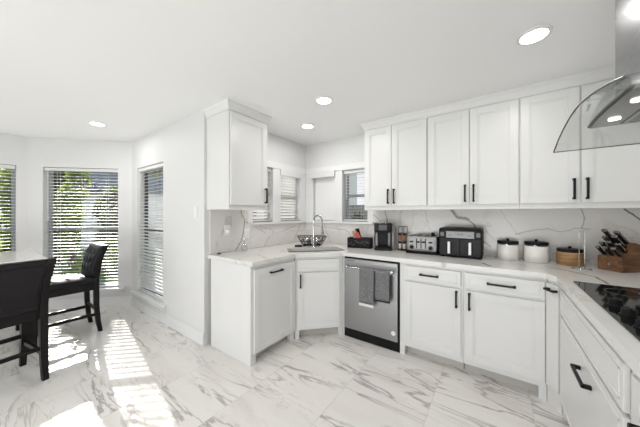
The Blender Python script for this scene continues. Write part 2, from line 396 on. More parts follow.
def frame_mat(p0, p1):
    """local x along p0->p1, local +y = outward (away from the room, which lies on the right of p0->p1)"""
    p0, p1 = Vector((*p0, 0)), Vector((*p1, 0)); d = (p1-p0); L = d.length; d.normalize()
    n = Vector((-d.y, d.x, 0))
    m = Matrix((( d.x, n.x, 0, p0.x), (d.y, n.y, 0, p0.y), (0, 0, 1, 0), (0, 0, 0, 1)))
    return m, L
def wall(name, p0, p1, holes=(), e0=0, e1=0, th=.14, m='wall'):
    mt, L = frame_mat(p0, p1); bm = B(); x = -e0
    for (a, b, z0, z1) in sorted(holes):
        bx(bm, x, a, 0, th, 0, CEIL, mt)
        if z0 > 0.001: bx(bm, a, b, 0, th, 0, z0, mt)
        bx(bm, a, b, 0, th, z1, CEIL, mt); x = b
    bx(bm, x, L+e1, 0, th, 0, CEIL, mt)
    return struct(name, bm, m), mt, L

wnum = [0]; 
def window(mt, a, b, z0, z1, sash='winkgrey', rail=True, casing=True, stool=True, cw=.07, muntin=False, depth=.10):
    """sash frame, glass, casing and stool of one opening, in wall space"""
    wnum[0] += 1
    bm = B(); y0, y1 = depth-.01, depth+.03; f = .035
    for (c0, c1, d0, d1) in ((a, a+f, z0, z1), (b-f, b, z0, z1), (a+f, b-f, z0, z0+f), (a+f, b-f, z1-f, z1)):
        bx(bm, c0, c1, y0, y1, d0, d1, mt)
    if rail: zm = (z0+z1)/2; bx(bm, a+f, b-f, y0, y1, zm-.018, zm+.018, mt)
    if muntin: xm = (a+b)/2; bx(bm, xm-.02, xm+.02, y0, y1, z0+f, z1-f, mt)
    w_ = struct('window_%d' % wnum[0], bm, sash)
    bm = B(); bx(bm, a+f-.004, b-f+.004, depth+.008, depth+.013, z0+f-.004, z1-f+.004, mt); obj('glass_pane', bm, 'glass', w_)
    if casing:
        bm = B(); t = .012
        bx(bm, a-cw, a, -t, 0, z0, z1+cw, mt, .002); bx(bm, b, b+cw, -t, 0, z0, z1+cw, mt, .002); bx(bm, a, b, -t, 0, z1, z1+cw, mt, .002)
        obj('casing', bm, 'trim', w_)
    if stool:
        bm = B(); bx(bm, a-.09, b+.09, -.05, 0, z0-.028, z0, mt, .004); bx(bm, a-.07, b+.07, -.014, 0, z0-.09, z0-.03, mt, .003)
        obj('window_sill', bm, 'trim', w_)
    return w_

def blind(mt, a, b, z0, z1, label, tilt=0, pitch=.046, sl=.030, y=.045, valance=False, group=None, cords=2, stack=True):
    """venetian blind hung inside the opening, in wall space"""
    c = mt @ Vector(((a+b)/2, y, z1-.001)); rz = math.atan2(mt[1][0], mt[0][0])
    t = thing('window_blind', label, 'blind', c, rz, group); hw = (b-a)/2-.008; H = z1-z0
    bm = B(); bx(bm, -hw, hw, -.028, .028, -.045, -.002, None, .003); 
    obj('headrail', bm, 'blind', t)
    if valance:
        bm = B(); bx(bm, -hw-.02, hw+.02, -.072, -.056, -.075, .012, None, .003)
        bx(bm, -hw-.02, -hw-.005, -.056, -.03, -.07, .01); bx(bm, hw+.005, hw+.02, -.056, -.03, -.07, .01)
        obj('valance', bm, 'blind', t)
    bm = B(); z = -.045-pitch*.6; n = int((H-.045-.03)/pitch)
    for i in range(n):
        rm = Matrix.Translation((0, 0, z)) @ Matrix.Rotation(R(tilt), 4, 'X')
        for k, (ya, za, yb, zb) in enumerate(((-sl/2, 0, 0, .0025), (0, .0025, sl/2, 0))):
            pv = [(-hw, ya, za), (hw, ya, za), (hw, yb, zb), (-hw, yb, zb)]
            up = [bm.verts.new(rm @ Vector((p[0], p[1], p[2]+.0018))) for p in pv]; lo = [bm.verts.new(rm @ Vector(p)) for p in pv]
            bm.faces.new(up); bm.faces.new(lo[::-1])
            for q in range(4): bm.faces.new((lo[q], lo[(q+1) % 4], up[(q+1) % 4], up[q]))
        z -= pitch
    obj('slats', bm, 'blind_thin' if pitch < .045 else 'blind', t)
    bm = B(); bx(bm, -hw, hw, -.025, .025, -H+.004, -H+.024, None, .003); obj('bottom_rail', bm, 'blind', t)
    bm = B()
    for k in range(cords):
        x = -hw+2*hw*(k+.5)/cords
        for yy in (-.027, .027): cyl(bm, (x, yy, -.045), (x, yy, -H+.02), .0012, seg=6)
    obj('ladder_cord', bm, 'blind', t)
    bm = B(); cyl(bm, (-hw+.05, -.036, -.05), (-hw+.05, -.036, -.05-min(.7, H*.5)), .004, seg=8); obj('tilt_wand', bm, 'blind', t)
    return t

# dining wall (faces the camera side): local x = +X - the room lies at smaller Y
_, mA, _ = wall('wall_dining', (-4.43, AY), (LX, AY), [(.19, 1.03, .24, 2.01)], e1=0)
window(mA, .19, 1.03, .24, 2.01, 'winkblack', casing=False)
blind(mA, .19, 1.03, .245, 2.008, 'tall white slatted blind on the narrow window between bay corner and kitchen', tilt=14, sl=.05, group=None)
# angled bay wall
pB0, pB1 = (WX0, .47), (-4.43, AY); _, mB, LB = wall('wall_bay', pB0, pB1, [(.18, 1.13, .27, 2.02)], e0=.0, e1=.0)
window(mB, .18, 1.13, .27, 2.02, 'winkgrey', casing=False)
blind(mB, .18, 1.13, .275, 2.018, 'wide white slatted blind on the angled bay window behind the tufted chair', tilt=-2, cords=3)
# left wall of the bay
_, mC, LC = wall('wall_left', (WX0, WR), (WX0, .47), [(.47-WR-1.55, .47-WR-.10, .27, 2.02)])
window(mC, .47-WR-1.55, .47-WR-.10, .27, 2.02, 'winkgrey', casing=False, muntin=True)
blind(mC, .47-WR-1.55, .47-WR-.10, .275, 2.018, 'white slatted blind at the far left edge beyond the marble table', tilt=-2, cords=3)
# kitchen left wall
KZ0, KZ1 = 1.25, 1.97
_, mK, _ = wall('wall_kitchen_left', (LX, AY+.14), (LX, WY), [(2.02-AY-.14, 2.36-AY-.14, KZ0, KZ1), (2.50-AY-.14, 2.93-AY-.14, KZ0, KZ1)])
o_ = 1.54
window(mK, 2.02-o_, 2.36-o_, KZ0, KZ1, 'winkgrey', casing=False, stool=False)
blind(mK, 2.02-o_, 2.36-o_, KZ0+.004, KZ1-.002, 'small white blind partly hidden by the left wall cabinet', tilt=-38, pitch=.042, sl=.048)
window(mK, 2.50-o_, 2.93-o_, KZ0, KZ1, 'winkgrey', casing=False, stool=False)
blind(mK, 2.50-o_, 2.93-o_, KZ0+.004, KZ1-.002, 'small closed white blind left of the sink corner under a valance', tilt=-42, pitch=.042, sl=.048, valance=True)
# back wall
_, mW, _ = wall('wall_back', (LX-.14, WY), (WX1, WY), [(-2.31-LX+.14, -1.92-LX+.14, KZ0, KZ1), (-1.79-LX+.14, -1.40-LX+.14, KZ0, KZ1)], e1=.14)
ob = LX-.14
window(mW, -2.31-ob, -1.92-ob, KZ0, KZ1, 'winkgrey', casing=False, stool=False)
window(mW, -1.79-ob, -1.40-ob, KZ0, KZ1, 'winkgrey', casing=False, stool=False)
blind(mW, -1.79-ob, -1.40-ob, KZ0+.004, KZ1-.002, 'small open white blind beside the back wall cabinets', tilt=3, pitch=.042, sl=.048)
t = thing('roller_shade', 'plain white roller shade drawn down in the corner behind the faucet', 'shade', (-2.115, WY+.03, KZ1-.002))
bm = B(); bx(bm, -.18, .18, .004, .007, -.715, -.03); obj('shade_cloth', bm, 'shade', t)
bm = B(); bx(bm, -.215, .215, -.085, -.035, -.075, .012, None, .006); obj('cassette', bm, 'blind', t)
bm = B(); bx(bm, -.18, .18, -.004, .012, -.717, -.70, None, .003); obj('bottom_rail', bm, 'blind', t)
# right and rear walls
wall('wall_right', (WX1, WY), (WX1, WR), [])
_, mR, LR = wall('wall_rear', (WX1, WR), (WX0, WR), [(.3, 3.9, .02, 2.15)], e0=.14, e1=.14)
bm = B()
for a in (.3, 1.47, 2.67, 3.83): bx(bm, a, a+.07, .04, .1, .02, 2.15, mR)
bx(bm, .37, 3.83, .04, .1, .02, .12, mR); bx(bm, .37, 3.83, .04, .1, 2.06, 2.15, mR)
d_ = struct('added_door_1', bm, 'trim'); bm = B(); bx(bm, .35, 3.85, .065, .071, .1, 2.08, mR); obj('glass_pane', bm, 'glass', d_)  # unseen glazed rear door, added to let sky light into the room

# kitchen window casings, shared sill and head trim
bm = B(); zt = KZ1
for (a, b) in ((1.95, 2.02), (2.36, 2.50), (2.93, WY-.012)): bx(bm, LX, LX+.012, a, b, KZ0, zt, None, .002)
for (a, b) in ((LX+.012, -2.31), (-1.92, -1.79), (-1.40, -1.32)): bx(bm, a, b, WY-.012, WY, KZ0, zt, None, .002)
struct('trim_1', bm, 'trim')
bm = B(); bx(bm, LX, LX+.022, 1.95, WY-.022, zt, zt+.085, None, .004); bx(bm, LX, -1.32, WY-.022, WY, zt, zt+.085, None, .004); struct('trim_2', bm, 'trim')
bm = B(); bx(bm, LX-.09, LX+.045, 2.0, WY-.045, KZ0-.03, KZ0, None, .004); bx(bm, LX, -1.31, WY-.045, WY+.09, KZ0-.03, KZ0, None, .004); struct('trim_3', bm, 'trim')
# baseboards
def baseboard(name, p0, p1, s0=0, s1=0):
    mt, L = frame_mat(p0, p1); bm = B(); bx(bm, s0, L-s1, -.014, 0, 0, .105, mt, .002); bx(bm, s0, L-s1, -.009, 0, .105, .13, mt, .002); struct(name, bm, 'trim')
baseboard('baseboard_dining', (-4.43, AY), (LX, AY), .006)
baseboard('baseboard_bay', pB0, pB1, .006, .006)
baseboard('baseboard_left', (WX0, WR), (WX0, .47), .0, .006)

# ------------------------------------------------------------------ marble backsplash (fixed to the walls)
T = .012
bm = B(); bx(bm, LX, LX+T, AY+.06, WY, .932, KZ0-.032); bx(bm, LX, LX+T, AY+.06, 1.95, KZ0-.032, 1.40); struct('trim_7', bm, 'splash')
bm = B(); bx(bm, LX+T, WX1, WY-T, WY, .932, KZ0-.032); bx(bm, -1.32, WX1, WY-T, WY, KZ0-.032, 1.40); struct('trim_8', bm, 'splash')
bm = B(); bx(bm, WX1-T, WX1, -.5, WY-T, .932, 1.55); struct('trim_9', bm, 'splash')

# ------------------------------------------------------------------ cabinets
def shaker(bm, x0, x1, z0, z1, y=-.02, th=.018, rail=.058, rec=.009):
    bx(bm, x0, x1, y+rec, y+th, z0, z1)
    for (a, b, c, d) in ((x0, x0+rail, z0, z1), (x1-rail, x1, z0, z1), (x0+rail, x1-rail, z0, z0+rail), (x0+rail, x1-rail, z1-rail, z1)):
        bx(bm, a, b, y, y+rec+.001, c, d, None, .0018)
    s = .012   # small inner bead
    a0, a1, c0, c1 = x0+rail, x1-rail, z0+rail, z1-rail
    if a1-a0 > .05 and c1-c0 > .05:
        for (a, b, c, d) in ((a0, a0+s, c0, c1), (a1-s, a1, c0, c1), (a0+s, a1-s, c0, c0+s), (a0+s, a1-s, c1-s, c1)):
            bx(bm, a, b, y+rec*.5, y+rec+.001, c, d, None, .001)
def slab(bm, x0, x1, z0, z1, y=-.02, th=.018):
    bx(bm, x0, x1, y, y+th, z0, z1, None, .003)
    if z1-z0 > .1 and x1-x0 > .2:
        i = .028; r = .003
        for (a, b, c, d) in ((x0+i, x1-i, z0+i, z0+i+.006), (x0+i, x1-i, z1-i-.006, z1-i), (x0+i, x0+i+.006, z0+i, z1-i), (x1-i-.006, x1-i, z0+i, z1-i)):
            bx(bm, a, b, y-r, y+.001, c, d, None, .001)
def pull(parent, c, L, vert, y=-.02):
    bm = B(); x, z = c; h = L*.54
    if vert:
        bx(bm, x-.007, x+.007, y-.036, y-.023, z-h, z+h, None, .0015)
        for s in (-1, 1): bx(bm, x-.008, x+.008, y-.032, y, z+s*(h-.008)-.008, z+s*(h-.008)+.008, None, .001)
    else:
        bx(bm, x-h, x+h, y-.036, y-.023, z-.007, z+.007, None, .0015)
        for s in (-1, 1): bx(bm, x+s*(h-.008)-.008, x+s*(h-.008)+.008, y-.032, y, z-.008, z+.008, None, .001)
    return obj('handle', bm, 'black', parent)

BZ0, BZ1 = .09, .888
def base_cab(name, label, loc, rz, w, depth, fronts, posts=(True, True), cat='cabinet', panel_left=False, x_lo=0):
    """fronts: list of (kind, x0, x1, z0, z1, pull or None)"""
    t = thing(name, label, cat, (*loc, 0), rz); bm = B()
    bx(bm, 0, w, .002, depth, BZ0, BZ1)                              # carcase and face frame
    bx(bm, 0, w, 0, .002, BZ0, BZ1)
    if posts[0]: bx(bm, 0, .045, 0, .06, 0, BZ0)
    if posts[1]: bx(bm, w-.045, w, 0, .06, 0, BZ0)
    if panel_left: bx(bm, -.018, 0, -.002, depth, 0, BZ1, None, .001)
    obj('body', bm, 'cab', t)
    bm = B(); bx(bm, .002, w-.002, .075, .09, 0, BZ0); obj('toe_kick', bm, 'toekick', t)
    for (k, a, b, c, d, p) in fronts:
        bm = B()
        if k == 'door': shaker(bm, a, b, c, d)
        else: slab(bm, a, b, c, d)
        f = obj({'door': 'door', 'drawer': 'drawer', 'panel': 'drawer_front'}[k], bm, 'cab', t)
        if p: pull(f, p[0], p[1], p[2])
    return t

FX = -1.784; FY = 2.43
# left run: faces +X. local x -> +Y, local y -> -X
base_cab('base_cabinet', 'white pull-out base cabinet with exposed end panel, left end of the kitchen', (FX, 1.46), R(90), .57, .62,
         [('door', .015, .562, BZ0+.01, BZ1-.035, ((.275, .80), .15, False))], posts=(True, True), panel_left=True)
# corner sink cabinet
D0, D1 = Vector((FX, 2.035)), Vector((-1.409, FY)); dd = D1-D0; DL = dd.length; rzD = math.atan2(dd.y, dd.x)
t = thing('sink_cabinet', 'white angled corner cabinet under the sink with one door', 'cabinet', (D0.x, D0.y, 0), rzD)
bm = B(); bx(bm, .004, DL-.004, 0, .02, BZ0, BZ1); bx(bm, .02, DL-.02, .02, .62, BZ0, .64)
for a, b in ((.004, .05), (DL-.05, DL-.004)): bx(bm, a, b, 0, .06, 0, BZ0)
obj('body', bm, 'cab', t)
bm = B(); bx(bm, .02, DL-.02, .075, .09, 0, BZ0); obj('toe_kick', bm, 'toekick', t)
bm = B(); slab(bm, .03, DL-.045, .735, BZ1-.03); obj('drawer_front', bm, 'cab', t)
bm = B(); shaker(bm, .03, DL-.045, BZ0+.015, .715); f = obj('door', bm, 'cab', t); pull(f, (.06, .63), .13, True)
# corner stile between angled cabinet and dishwasher
bm = B(); bx(bm, -1.407, -1.392, FY-.002, FY+.6, 0, BZ1); tag(obj('filler_panel', bm, 'cab'), 'narrow white filler strip between sink cabinet and dishwasher', 'panel')
# back run base cabinets
base_cab('base_cabinet', 'white base cabinet right of the dishwasher, one drawer over one door', (-.77, FY), 0, .535, .61,
         [('drawer', .045, .52, .735, .865, ((.268, .80), .145, False)), ('door', .045, .52, .135, .715, ((.487, .63), .13, True))], posts=(True, False))
base_cab('base_cabinet', 'wide white base cabinet below the canisters, drawer over door hinged right', (-.233, FY), 0, .528, .61,
         [('drawer', .015, .516, .735, .865, ((.258, .80), .17, False)), ('door', .015, .516, .135, .715, ((.045, .63), .13, True))], posts=(False, True))
# inner corner cabinet at the right
E0, E1 = Vector((.297, FY)), Vector((.357, 2.318)); de = E1-E0; EL = de.length; rzE = math.atan2(de.y, de.x)
t = thing('corner_cabinet', 'very narrow white angled corner cabinet left of the cooktop drawers', 'cabinet', (E0.x, E0.y, 0), rzE)
bm = B(); bx(bm, .002, EL-.002, 0, .3, .0, BZ1); obj('body', bm, 'cab', t)
bm = B(); bx(bm, .01, EL-.008, -.016, -.001, .13, BZ1-.025, None, .002); f = obj('door', bm, 'cab', t); pull(f, (EL/2+.012, .825), .075, False, -.016)
# right run: faces -X. local x -> -Y, local y -> +X
base_cab('drawer_cabinet', 'white drawer cabinet under the cooktop with a deep lower drawer', (.36, 2.31), R(-90), 1.085, .60,
         [('panel', .05, 1.055, .70, .862, None), ('drawer', .05, 1.055, .13, .685, ((.63, .588), .18, False))], posts=(True, True))
base_cab('base_cabinet', 'white base cabinet at the right edge of view, nearest the camera', (.36, 1.222), R(-90), 1.3, .60,
         [('door', .028, .64, .13, .862, ((.135, .68), .15, True)), ('door', .65, 1.26, .13, .862, ((1.18, .69), .15, True))], posts=(True, True))

# wall cabinets
UZ0, UZ1 = 1.40, 2.35
def wall_cab(label, loc, rz, w, doors, depth=.33, valance=.035, group=None):
    t = thing('wall_cabinet', label, 'cabinet', (*loc, UZ0), rz, group); H = UZ1-UZ0
    bm = B(); bx(bm, 0, w, 0, depth, 0, H, None, .001); obj('body', bm, 'cab', t)
    for (a, b, px) in doors:
        bm = B(); shaker(bm, a, b, .045, H-.012, rail=.062); f = obj('door', bm, 'cab', t)
        if px is not None: pull(f, (px, .15), .15, True)
    return t
UY = 2.735
wall_cab('white double-door wall cabinet left of the row, above the coffee maker', (-1.291, UY), 0, .709, [(.012, .330, .300), (.336, .701, .366)])
wall_cab('white double-door wall cabinet in the middle of the row, above the air fryer', (-.581, UY), 0, .737, [(.006, .367, .335), (.374, .731, .404)])
wall_cab('white double-door wall cabinet right of the row, behind the range hood', (.157, UY), 0, .75, [(.006, .361, .328), (.371, .742, .400)])
wall_cab('white single-door wall cabinet alone on the left wall above the outlets', (-2.075, 1.425), R(90), .48, [(.012, .468, .435)], depth=.382)
# crown mouldings
def crown(name, segs):
    bm = B()
    prof = [(0, 0), (-.006, 0), (-.008, .02), (-.026, .052), (-.034, .06), (-.034, .08), (0, .08)]     # (outward, up)
    pts, outs = segs
    rings = []
    for p, o in zip(pts, outs):
        rings.append([bm.verts.new((p[0]-a*o[0], p[1]-a*o[1], UZ1+z)) for a, z in prof])
    for A, Bq in zip(rings, rings[1:]):
        for k in range(len(prof)): bm.faces.new((A[k], A[(k+1) % len(prof)], Bq[(k+1) % len(prof)], Bq[k]))
    bm.faces.new(rings[0]); bm.faces.new(rings[-1][::-1])
    struct(name, bm, 'trim')
crown('trim_4', ([(-1.292, WY), (-1.292, UY-.001), (WX1, UY-.001)], [(-1, 0), (-1, -1), (0, -1)]))
crown('trim_5', ([(LX, 1.424), (-2.074, 1.424), (-2.074, 1.906), (LX, 1.906)], [(0, -1), (1, -1), (1, 1), (0, 1)]))
bm = B(); bx(bm, .909, WX1, UY+.01, UY+.03, UZ0, UZ1); struct('trim_6', bm, 'cab')

# ------------------------------------------------------------------ countertop with sink cut-out
nrm = Vector((dd.y, -dd.x)).normalized(); tdir = dd.normalized()
e0 = D0+nrm*.03; e1 = D1+nrm*.03
outer = [(LX+.002, 1.44), (FX+.03, 1.44), (FX+.03, 2.02), (-1.395, 2.40-.0), (.286, 2.40), (.33, 2.31), (.33, -.10), (WX1-.002, -.10), (WX1-.002, WY-.002), (LX+.002, WY-.002)]
mid = (D0+D1)/2; SW, SD = .66, .34; s0 = .07          # sink opening: width, depth, set back from the cabinet face
sc_c = mid - nrm*(s0+SD/2)
def sinkpt(u, v): p = sc_c+tdir*u-nrm*v; return (p.x, p.y)
def rrect(hw, hd, r, n=4):
    pts = []
    for cx, cy, a0 in ((hw-r, hd-r, 0), (-hw+r, hd-r, 90), (-hw+r, -hd+r, 180), (hw-r, -hd+r, 270)):
        for k in range(n+1): a = R(a0+90*k/n); pts.append((cx+r*math.cos(a), cy+r*math.sin(a)))
    return pts
hole = [sinkpt(u, v) for u, v in rrect(SW/2, SD/2, .03)]
bm = B(); zt, zb = .93, .89
for zz in (zt, zb):
    es = []
    for loop in (outer, hole):
        vs = [bm.verts.new((x, y, zz)) for x, y in loop]
        es += [bm.edges.new((vs[i], vs[(i+1) % len(vs)])) for i in range(len(vs))]
    bmesh.ops.triangle_fill(bm, use_beauty=True, use_dissolve=False, edges=es)
bm.verts.ensure_lookup_table(); no, nh = len(outer), len(hole); off = no+nh
for st, n_ in ((0, no), (no, nh)):
    for i in range(n_):
        a, b = st+i, st+(i+1) % n_; bm.faces.new((bm.verts[a], bm.verts[b], bm.verts[off+b], bm.verts[off+a]))
co = obj('countertop', bm, 'quartz'); tag(co, 'white veined quartz countertop running round the kitchen', 'countertop')
# sink
t = thing('kitchen_sink', 'undermount stainless steel sink basin in the corner counter', 'sink', (sc_c.x, sc_c.y, .889), rzD)
bm = B(); hw, hd = SW/2-.002, SD/2-.002
def ringv(hw, hd, r, z): return [bm.verts.new((x, y, z)) for x, y in rrect(hw, hd, r)]
rs = [ringv(hw+.02, hd+.02, .04, -.001), ringv(hw+.02, hd+.02, .04, -.21), ]
inn = [ringv(hw, hd, .03, -.001), ringv(hw-.005, hd-.005, .03, -.18), ringv(hw-.04, hd-.04, .03, -.195)]
def bridge(A, Bq):
    for i in range(len(A)): bm.faces.new((A[i], A[(i+1) % len(A)], Bq[(i+1) % len(A)], Bq[i]))
bridge(rs[0], rs[1]); bridge(rs[0], inn[0]); bridge(inn[0], inn[1]); bridge(inn[1], inn[2]); bm.faces.new(inn[2]); bm.faces.new(rs[1])
obj('basin', bm, 'steel_dark', t)
bm = B(); lathe(bm, [(.045, -.194), (.045, -.191), (.03, -.189), (.01, -.192)]); obj('drain', bm, 'chrome', t, smooth=40)
# faucet
fp = sc_c - nrm*(SD/2+.05) + tdir*.015
t = thing('faucet', 'tall chrome gooseneck faucet behind the corner sink', 'faucet', (fp.x, fp.y, .93), rzD)
bm = B(); lathe(bm, [(.028, 0), (.028, .006), (.022, .012), (.021, .11), (.014, .125)]); obj('base', bm, 'chrome', t, smooth=40)
pts = [(0, 0, .12), (0, 0, .30)]
for k in range(13): a = math.pi*k/12; pts.append((.045-.045*math.cos(a), -.055*(1-math.cos(a))*.9, .33+.075*math.sin(a)))
pts.append((.09, -.10, .27)); bm = B(); tube(bm, pts, .0095, 12); obj('spout', bm, 'chrome', t, smooth=60)
bm = B(); cyl(bm, (.09, -.10, .275), (.092, -.104, .17), .013, .021, 16); obj('spray_head', bm, 'chrome', t, smooth=40)
bm = B(); cyl(bm, (.02, 0, .07), (.055, 0, .07), .012); tube(bm, [(.05, 0, .07), (.08, -.01, .10), (.10, -.015, .12)], [.007, .006, .005]); obj('lever', bm, 'chrome', t, smooth=40)

# dish rack with bowls behind the faucet
q = sc_c - nrm*(SD/2+.21) + tdir*.015
rk = thing('dish_rack', 'black wire dish rack in the corner behind the faucet', 'rack', (q.x, q.y, .93), rzD)
bm = B(); W2, D2, Wt, Dt = .12, .07, .185, .10
for (a, b, z) in ((W2, D2, .012), ((W2+Wt)/2, (D2+Dt)/2, .065), (Wt, Dt, .125)):
    tube(bm, [(x, y, z) for x, y in rrect(a, b, .03)], .005, 8, True)
for k in range(9):
    f = -1+2*k/8
    for s in (-1, 1): tube(bm, [(f*W2, 0, .012), (f*W2, s*D2, .012), (f*Wt, s*Dt, .125)], .003, 6)
for s in (-1, 1):
    for f in (-.5, 0, .5): tube(bm, [(0, f*D2, .012), (s*W2, f*D2, .012), (s*Wt, f*Dt, .125)], .003, 6)
for sx in (-1, 1):
    for sy in (-1, 1): cyl(bm, (sx*.10, sy*.05, 0), (sx*.10, sy*.05, .014), .008)
obj('wire_basket', bm, 'black', rk)
for x, lab in ((-.068, 'upturned steel bowl left of the faucet in the wire dish rack'), (.068, 'upturned steel bowl right of the faucet in the wire dish rack')):
    p = rk.matrix_basis @ Vector((x, 0, 0)); ps = Vector((q.x, q.y))+tdir*x
    bm = B(); lathe(bm, [(.058, .019), (.060, .021), (.056, .07), (.042, .11), (.028, .118)], 28)
    tag(obj('steel_bowl', bm, 'chrome', loc=(ps.x, ps.y, .93), smooth=50), lab, 'bowl')
# small dark sponge beside the rack
ps = Vector((q.x, q.y))-tdir*.19+nrm*.10; bm = B(); bx(bm, -.045, .045, -.025, .025, 0, .022, Matrix.Rotation(rzD, 4, 'Z'), .005)
tag(obj('scrub_sponge', bm, 'plast', loc=(ps.x, ps.y, .9305)), 'small black scrub sponge left of the dish rack', 'sponge')

# ------------------------------------------------------------------ dishwasher
DX0, DX1 = -1.390, -.773
t = thing('dishwasher', 'stainless steel dishwasher with towel bar and dark toe kick', 'dishwasher', ((DX0+DX1)/2, FY, 0)); hw = (DX1-DX0)/2
bm = B(); bx(bm, -hw, hw, 0, .58, .0, .886); obj('body', bm, 'plast', t)
bm = B(); bx(bm, -hw+.014, hw-.014, -.026, -.001, .105, .868, None, .004); dr = obj('door', bm, 'steel', t)
bm = B(); bx(bm, -hw+.02, hw-.02, -.03, -.0262, .78, .83, None, .001); obj('handle_recess', bm, 'silver', dr)
bm = B(); cyl(bm, (-hw+.045, -.070, .785), (hw-.045, -.070, .785), .011, seg=16)
for s in (-1, 1): bx(bm, s*(hw-.06)-.013, s*(hw-.06)+.013, -.078, -.0305, .768, .802, None, .003)
obj('handle', bm, 'chrome', dr, smooth=40)
bm = B(); cyl(bm, (hw-.055, -.026, .185), (hw-.055, -.029, .185), .022, seg=24); obj('badge', bm, 'plate', dr)
bm = B(); 
for k in range(9): bx(bm, -hw+.04+k*.011, -hw+.047+k*.011, -.0272, -.0258, .845, .852)
obj('brand_lettering', bm, 'plast2', dr)
def towel(x0, x1, zf, zbk, label, hem, y0=-.070):
    bm = B(); r = .0145; pth = []
    n = 9
    for i in range(n): pth.append((y0-r-.004*math.sin(i*.9), zf+(.785-zf)*i/(n-1)))
    for k in range(1, 6): a = math.pi*k/6; pth.append((y0-r*math.cos(a), .785+r*math.sin(a)))
    for i in range(6): pth.append((y0+r, .785-(.785-zbk)*i/5))
    cols = 10; g = []
    for j in range(cols+1):
        f = j/cols; x = x0+(x1-x0)*f; w_ = .003*math.sin(f*9+1)
        g.append([(x, y+ (w_-.003 if i < n-1 else 0), z) for i, (y, z) in enumerate(pth)])
    vs = [[bm.verts.new(p) for p in c] for c in g]
    for a, b in zip(vs, vs[1:]):
        for i in range(len(pth)-1): bm.faces.new((a[i], a[i+1], b[i+1], b[i]))
    o = obj('hand_towel', bm, 'towel', loc=((DX0+DX1)/2, FY, 0), smooth=80); tag(o, label, 'towel', None)
    md = o.modifiers.new('so', 'SOLIDIFY'); md.thickness = .005; md.offset = -1
    if hem:
        bm = B(); bx(bm, x0, x1, y0-r-.011, y0-r-.0065, zf-.022, zf+.004, None, .001); obj('hem', bm, 'towelw', o, label='white hem')
    else:
        bm = B(); bx(bm, x0, x1+.001, y0-r-.011, y0-r-.0065, zf-.008, zf+.002, None, .001); bx(bm, x1-.001, x1+.004, y0-r-.008, y0-r, zf, .76); obj('hem', bm, 'plast', o, label='black hem')
towel(-.085, .075, .435, .52, 'grey hand towel with white hem, left one hanging on the dishwasher handle', True)
towel(.090, .238, .50, .56, 'grey hand towel with black edge, right one hanging on the dishwasher handle', False)

# ------------------------------------------------------------------ cooktop
t = thing('cooktop', 'black glass cooktop set into the right-hand counter', 'cooktop', (.65, 1.75, .93))
bm = B(); bx(bm, -.26, .25, -.45, .45, 0, .006, None, .002); obj('glass_surface', bm, 'gloss', t)
for (x, y, r) in ((.06, .28, .10), (-.09, .28, .075), (.12, 0, .12), (.06, -.28, .10), (-.11, -.30, .08)):
    bm = B(); tube(bm, [(x+r*math.cos(a*math.pi/20), y+r*math.sin(a*math.pi/20), .0062) for a in range(40)], .0015, 6, True); obj('burner_ring', bm, 'darksteel', t)
for (x, y) in ((-.205, -.03), (-.205, -.17), (-.145, -.10), (-.205, -.31)):
    bm = B(); lathe(bm, [(.029, .0065), (.029, .010), (.023, .013), (.022, .034), (.019, .037)], 24, (x, y)); bx(bm, x-.003, x+.003, y-.02, y+.02, .036, .041); obj('knob', bm, 'plast', t, smooth=40)

# ------------------------------------------------------------------ range hood
HY = 1.62
t = thing('range_hood', 'stainless steel chimney range hood with curved glass canopy over the cooktop', 'hood', (WX1-.014, HY, 1.75))
bm = B(); bx(bm, -.50, 0, -.15, .15, .08, CEIL-1.752, None, .002); obj('chimney', bm, 'steel_v', t)
# canopy: arched sheet, front edge bowed towards the room
bm = B(); nu, nv = 28, 6; HW = .54; grid = []
for i in range(nu+1):
    u = -1+2*i/nu; row = []
    for j in range(nv+1):
        v = j/nv; front = -.660-.004*(1-u*u); x = front*(1-v)-.001
        row.append((x, u*HW, .083*(1-abs(u)**1.75)))
    grid.append(row)
top = [[bm.verts.new((x, y, z+.004)) for x, y, z in r] for r in grid]; bot = [[bm.verts.new((x, y, z-.002)) for x, y, z in r] for r in grid]
for i in range(nu):
    for j in range(nv):
        bm.faces.new((top[i][j], top[i+1][j], top[i+1][j+1], top[i][j+1])); bm.faces.new((bot[i][j], bot[i][j+1], bot[i+1][j+1], bot[i+1][j]))
for i in range(nu): bm.faces.new((top[i][0], bot[i][0], bot[i+1][0], top[i+1][0])); bm.faces.new((top[i][nv], top[i+1][nv], bot[i+1][nv], bot[i][nv]))
for j in range(nv): bm.faces.new((top[0][j], top[0][j+1], bot[0][j+1], bot[0][j])); bm.faces.new((top[nu][j], bot[nu][j], bot[nu][j+1], top[nu][j+1]))
gl = obj('glass_canopy', bm, 'hglass', t, smooth=50)
bm = B(); tube(bm, [r[0] for r in grid], .0035, 6); tube(bm, [r_ for r_ in grid[-1]], .003, 6); obj('canopy_edge', bm, 'darksteel', gl)
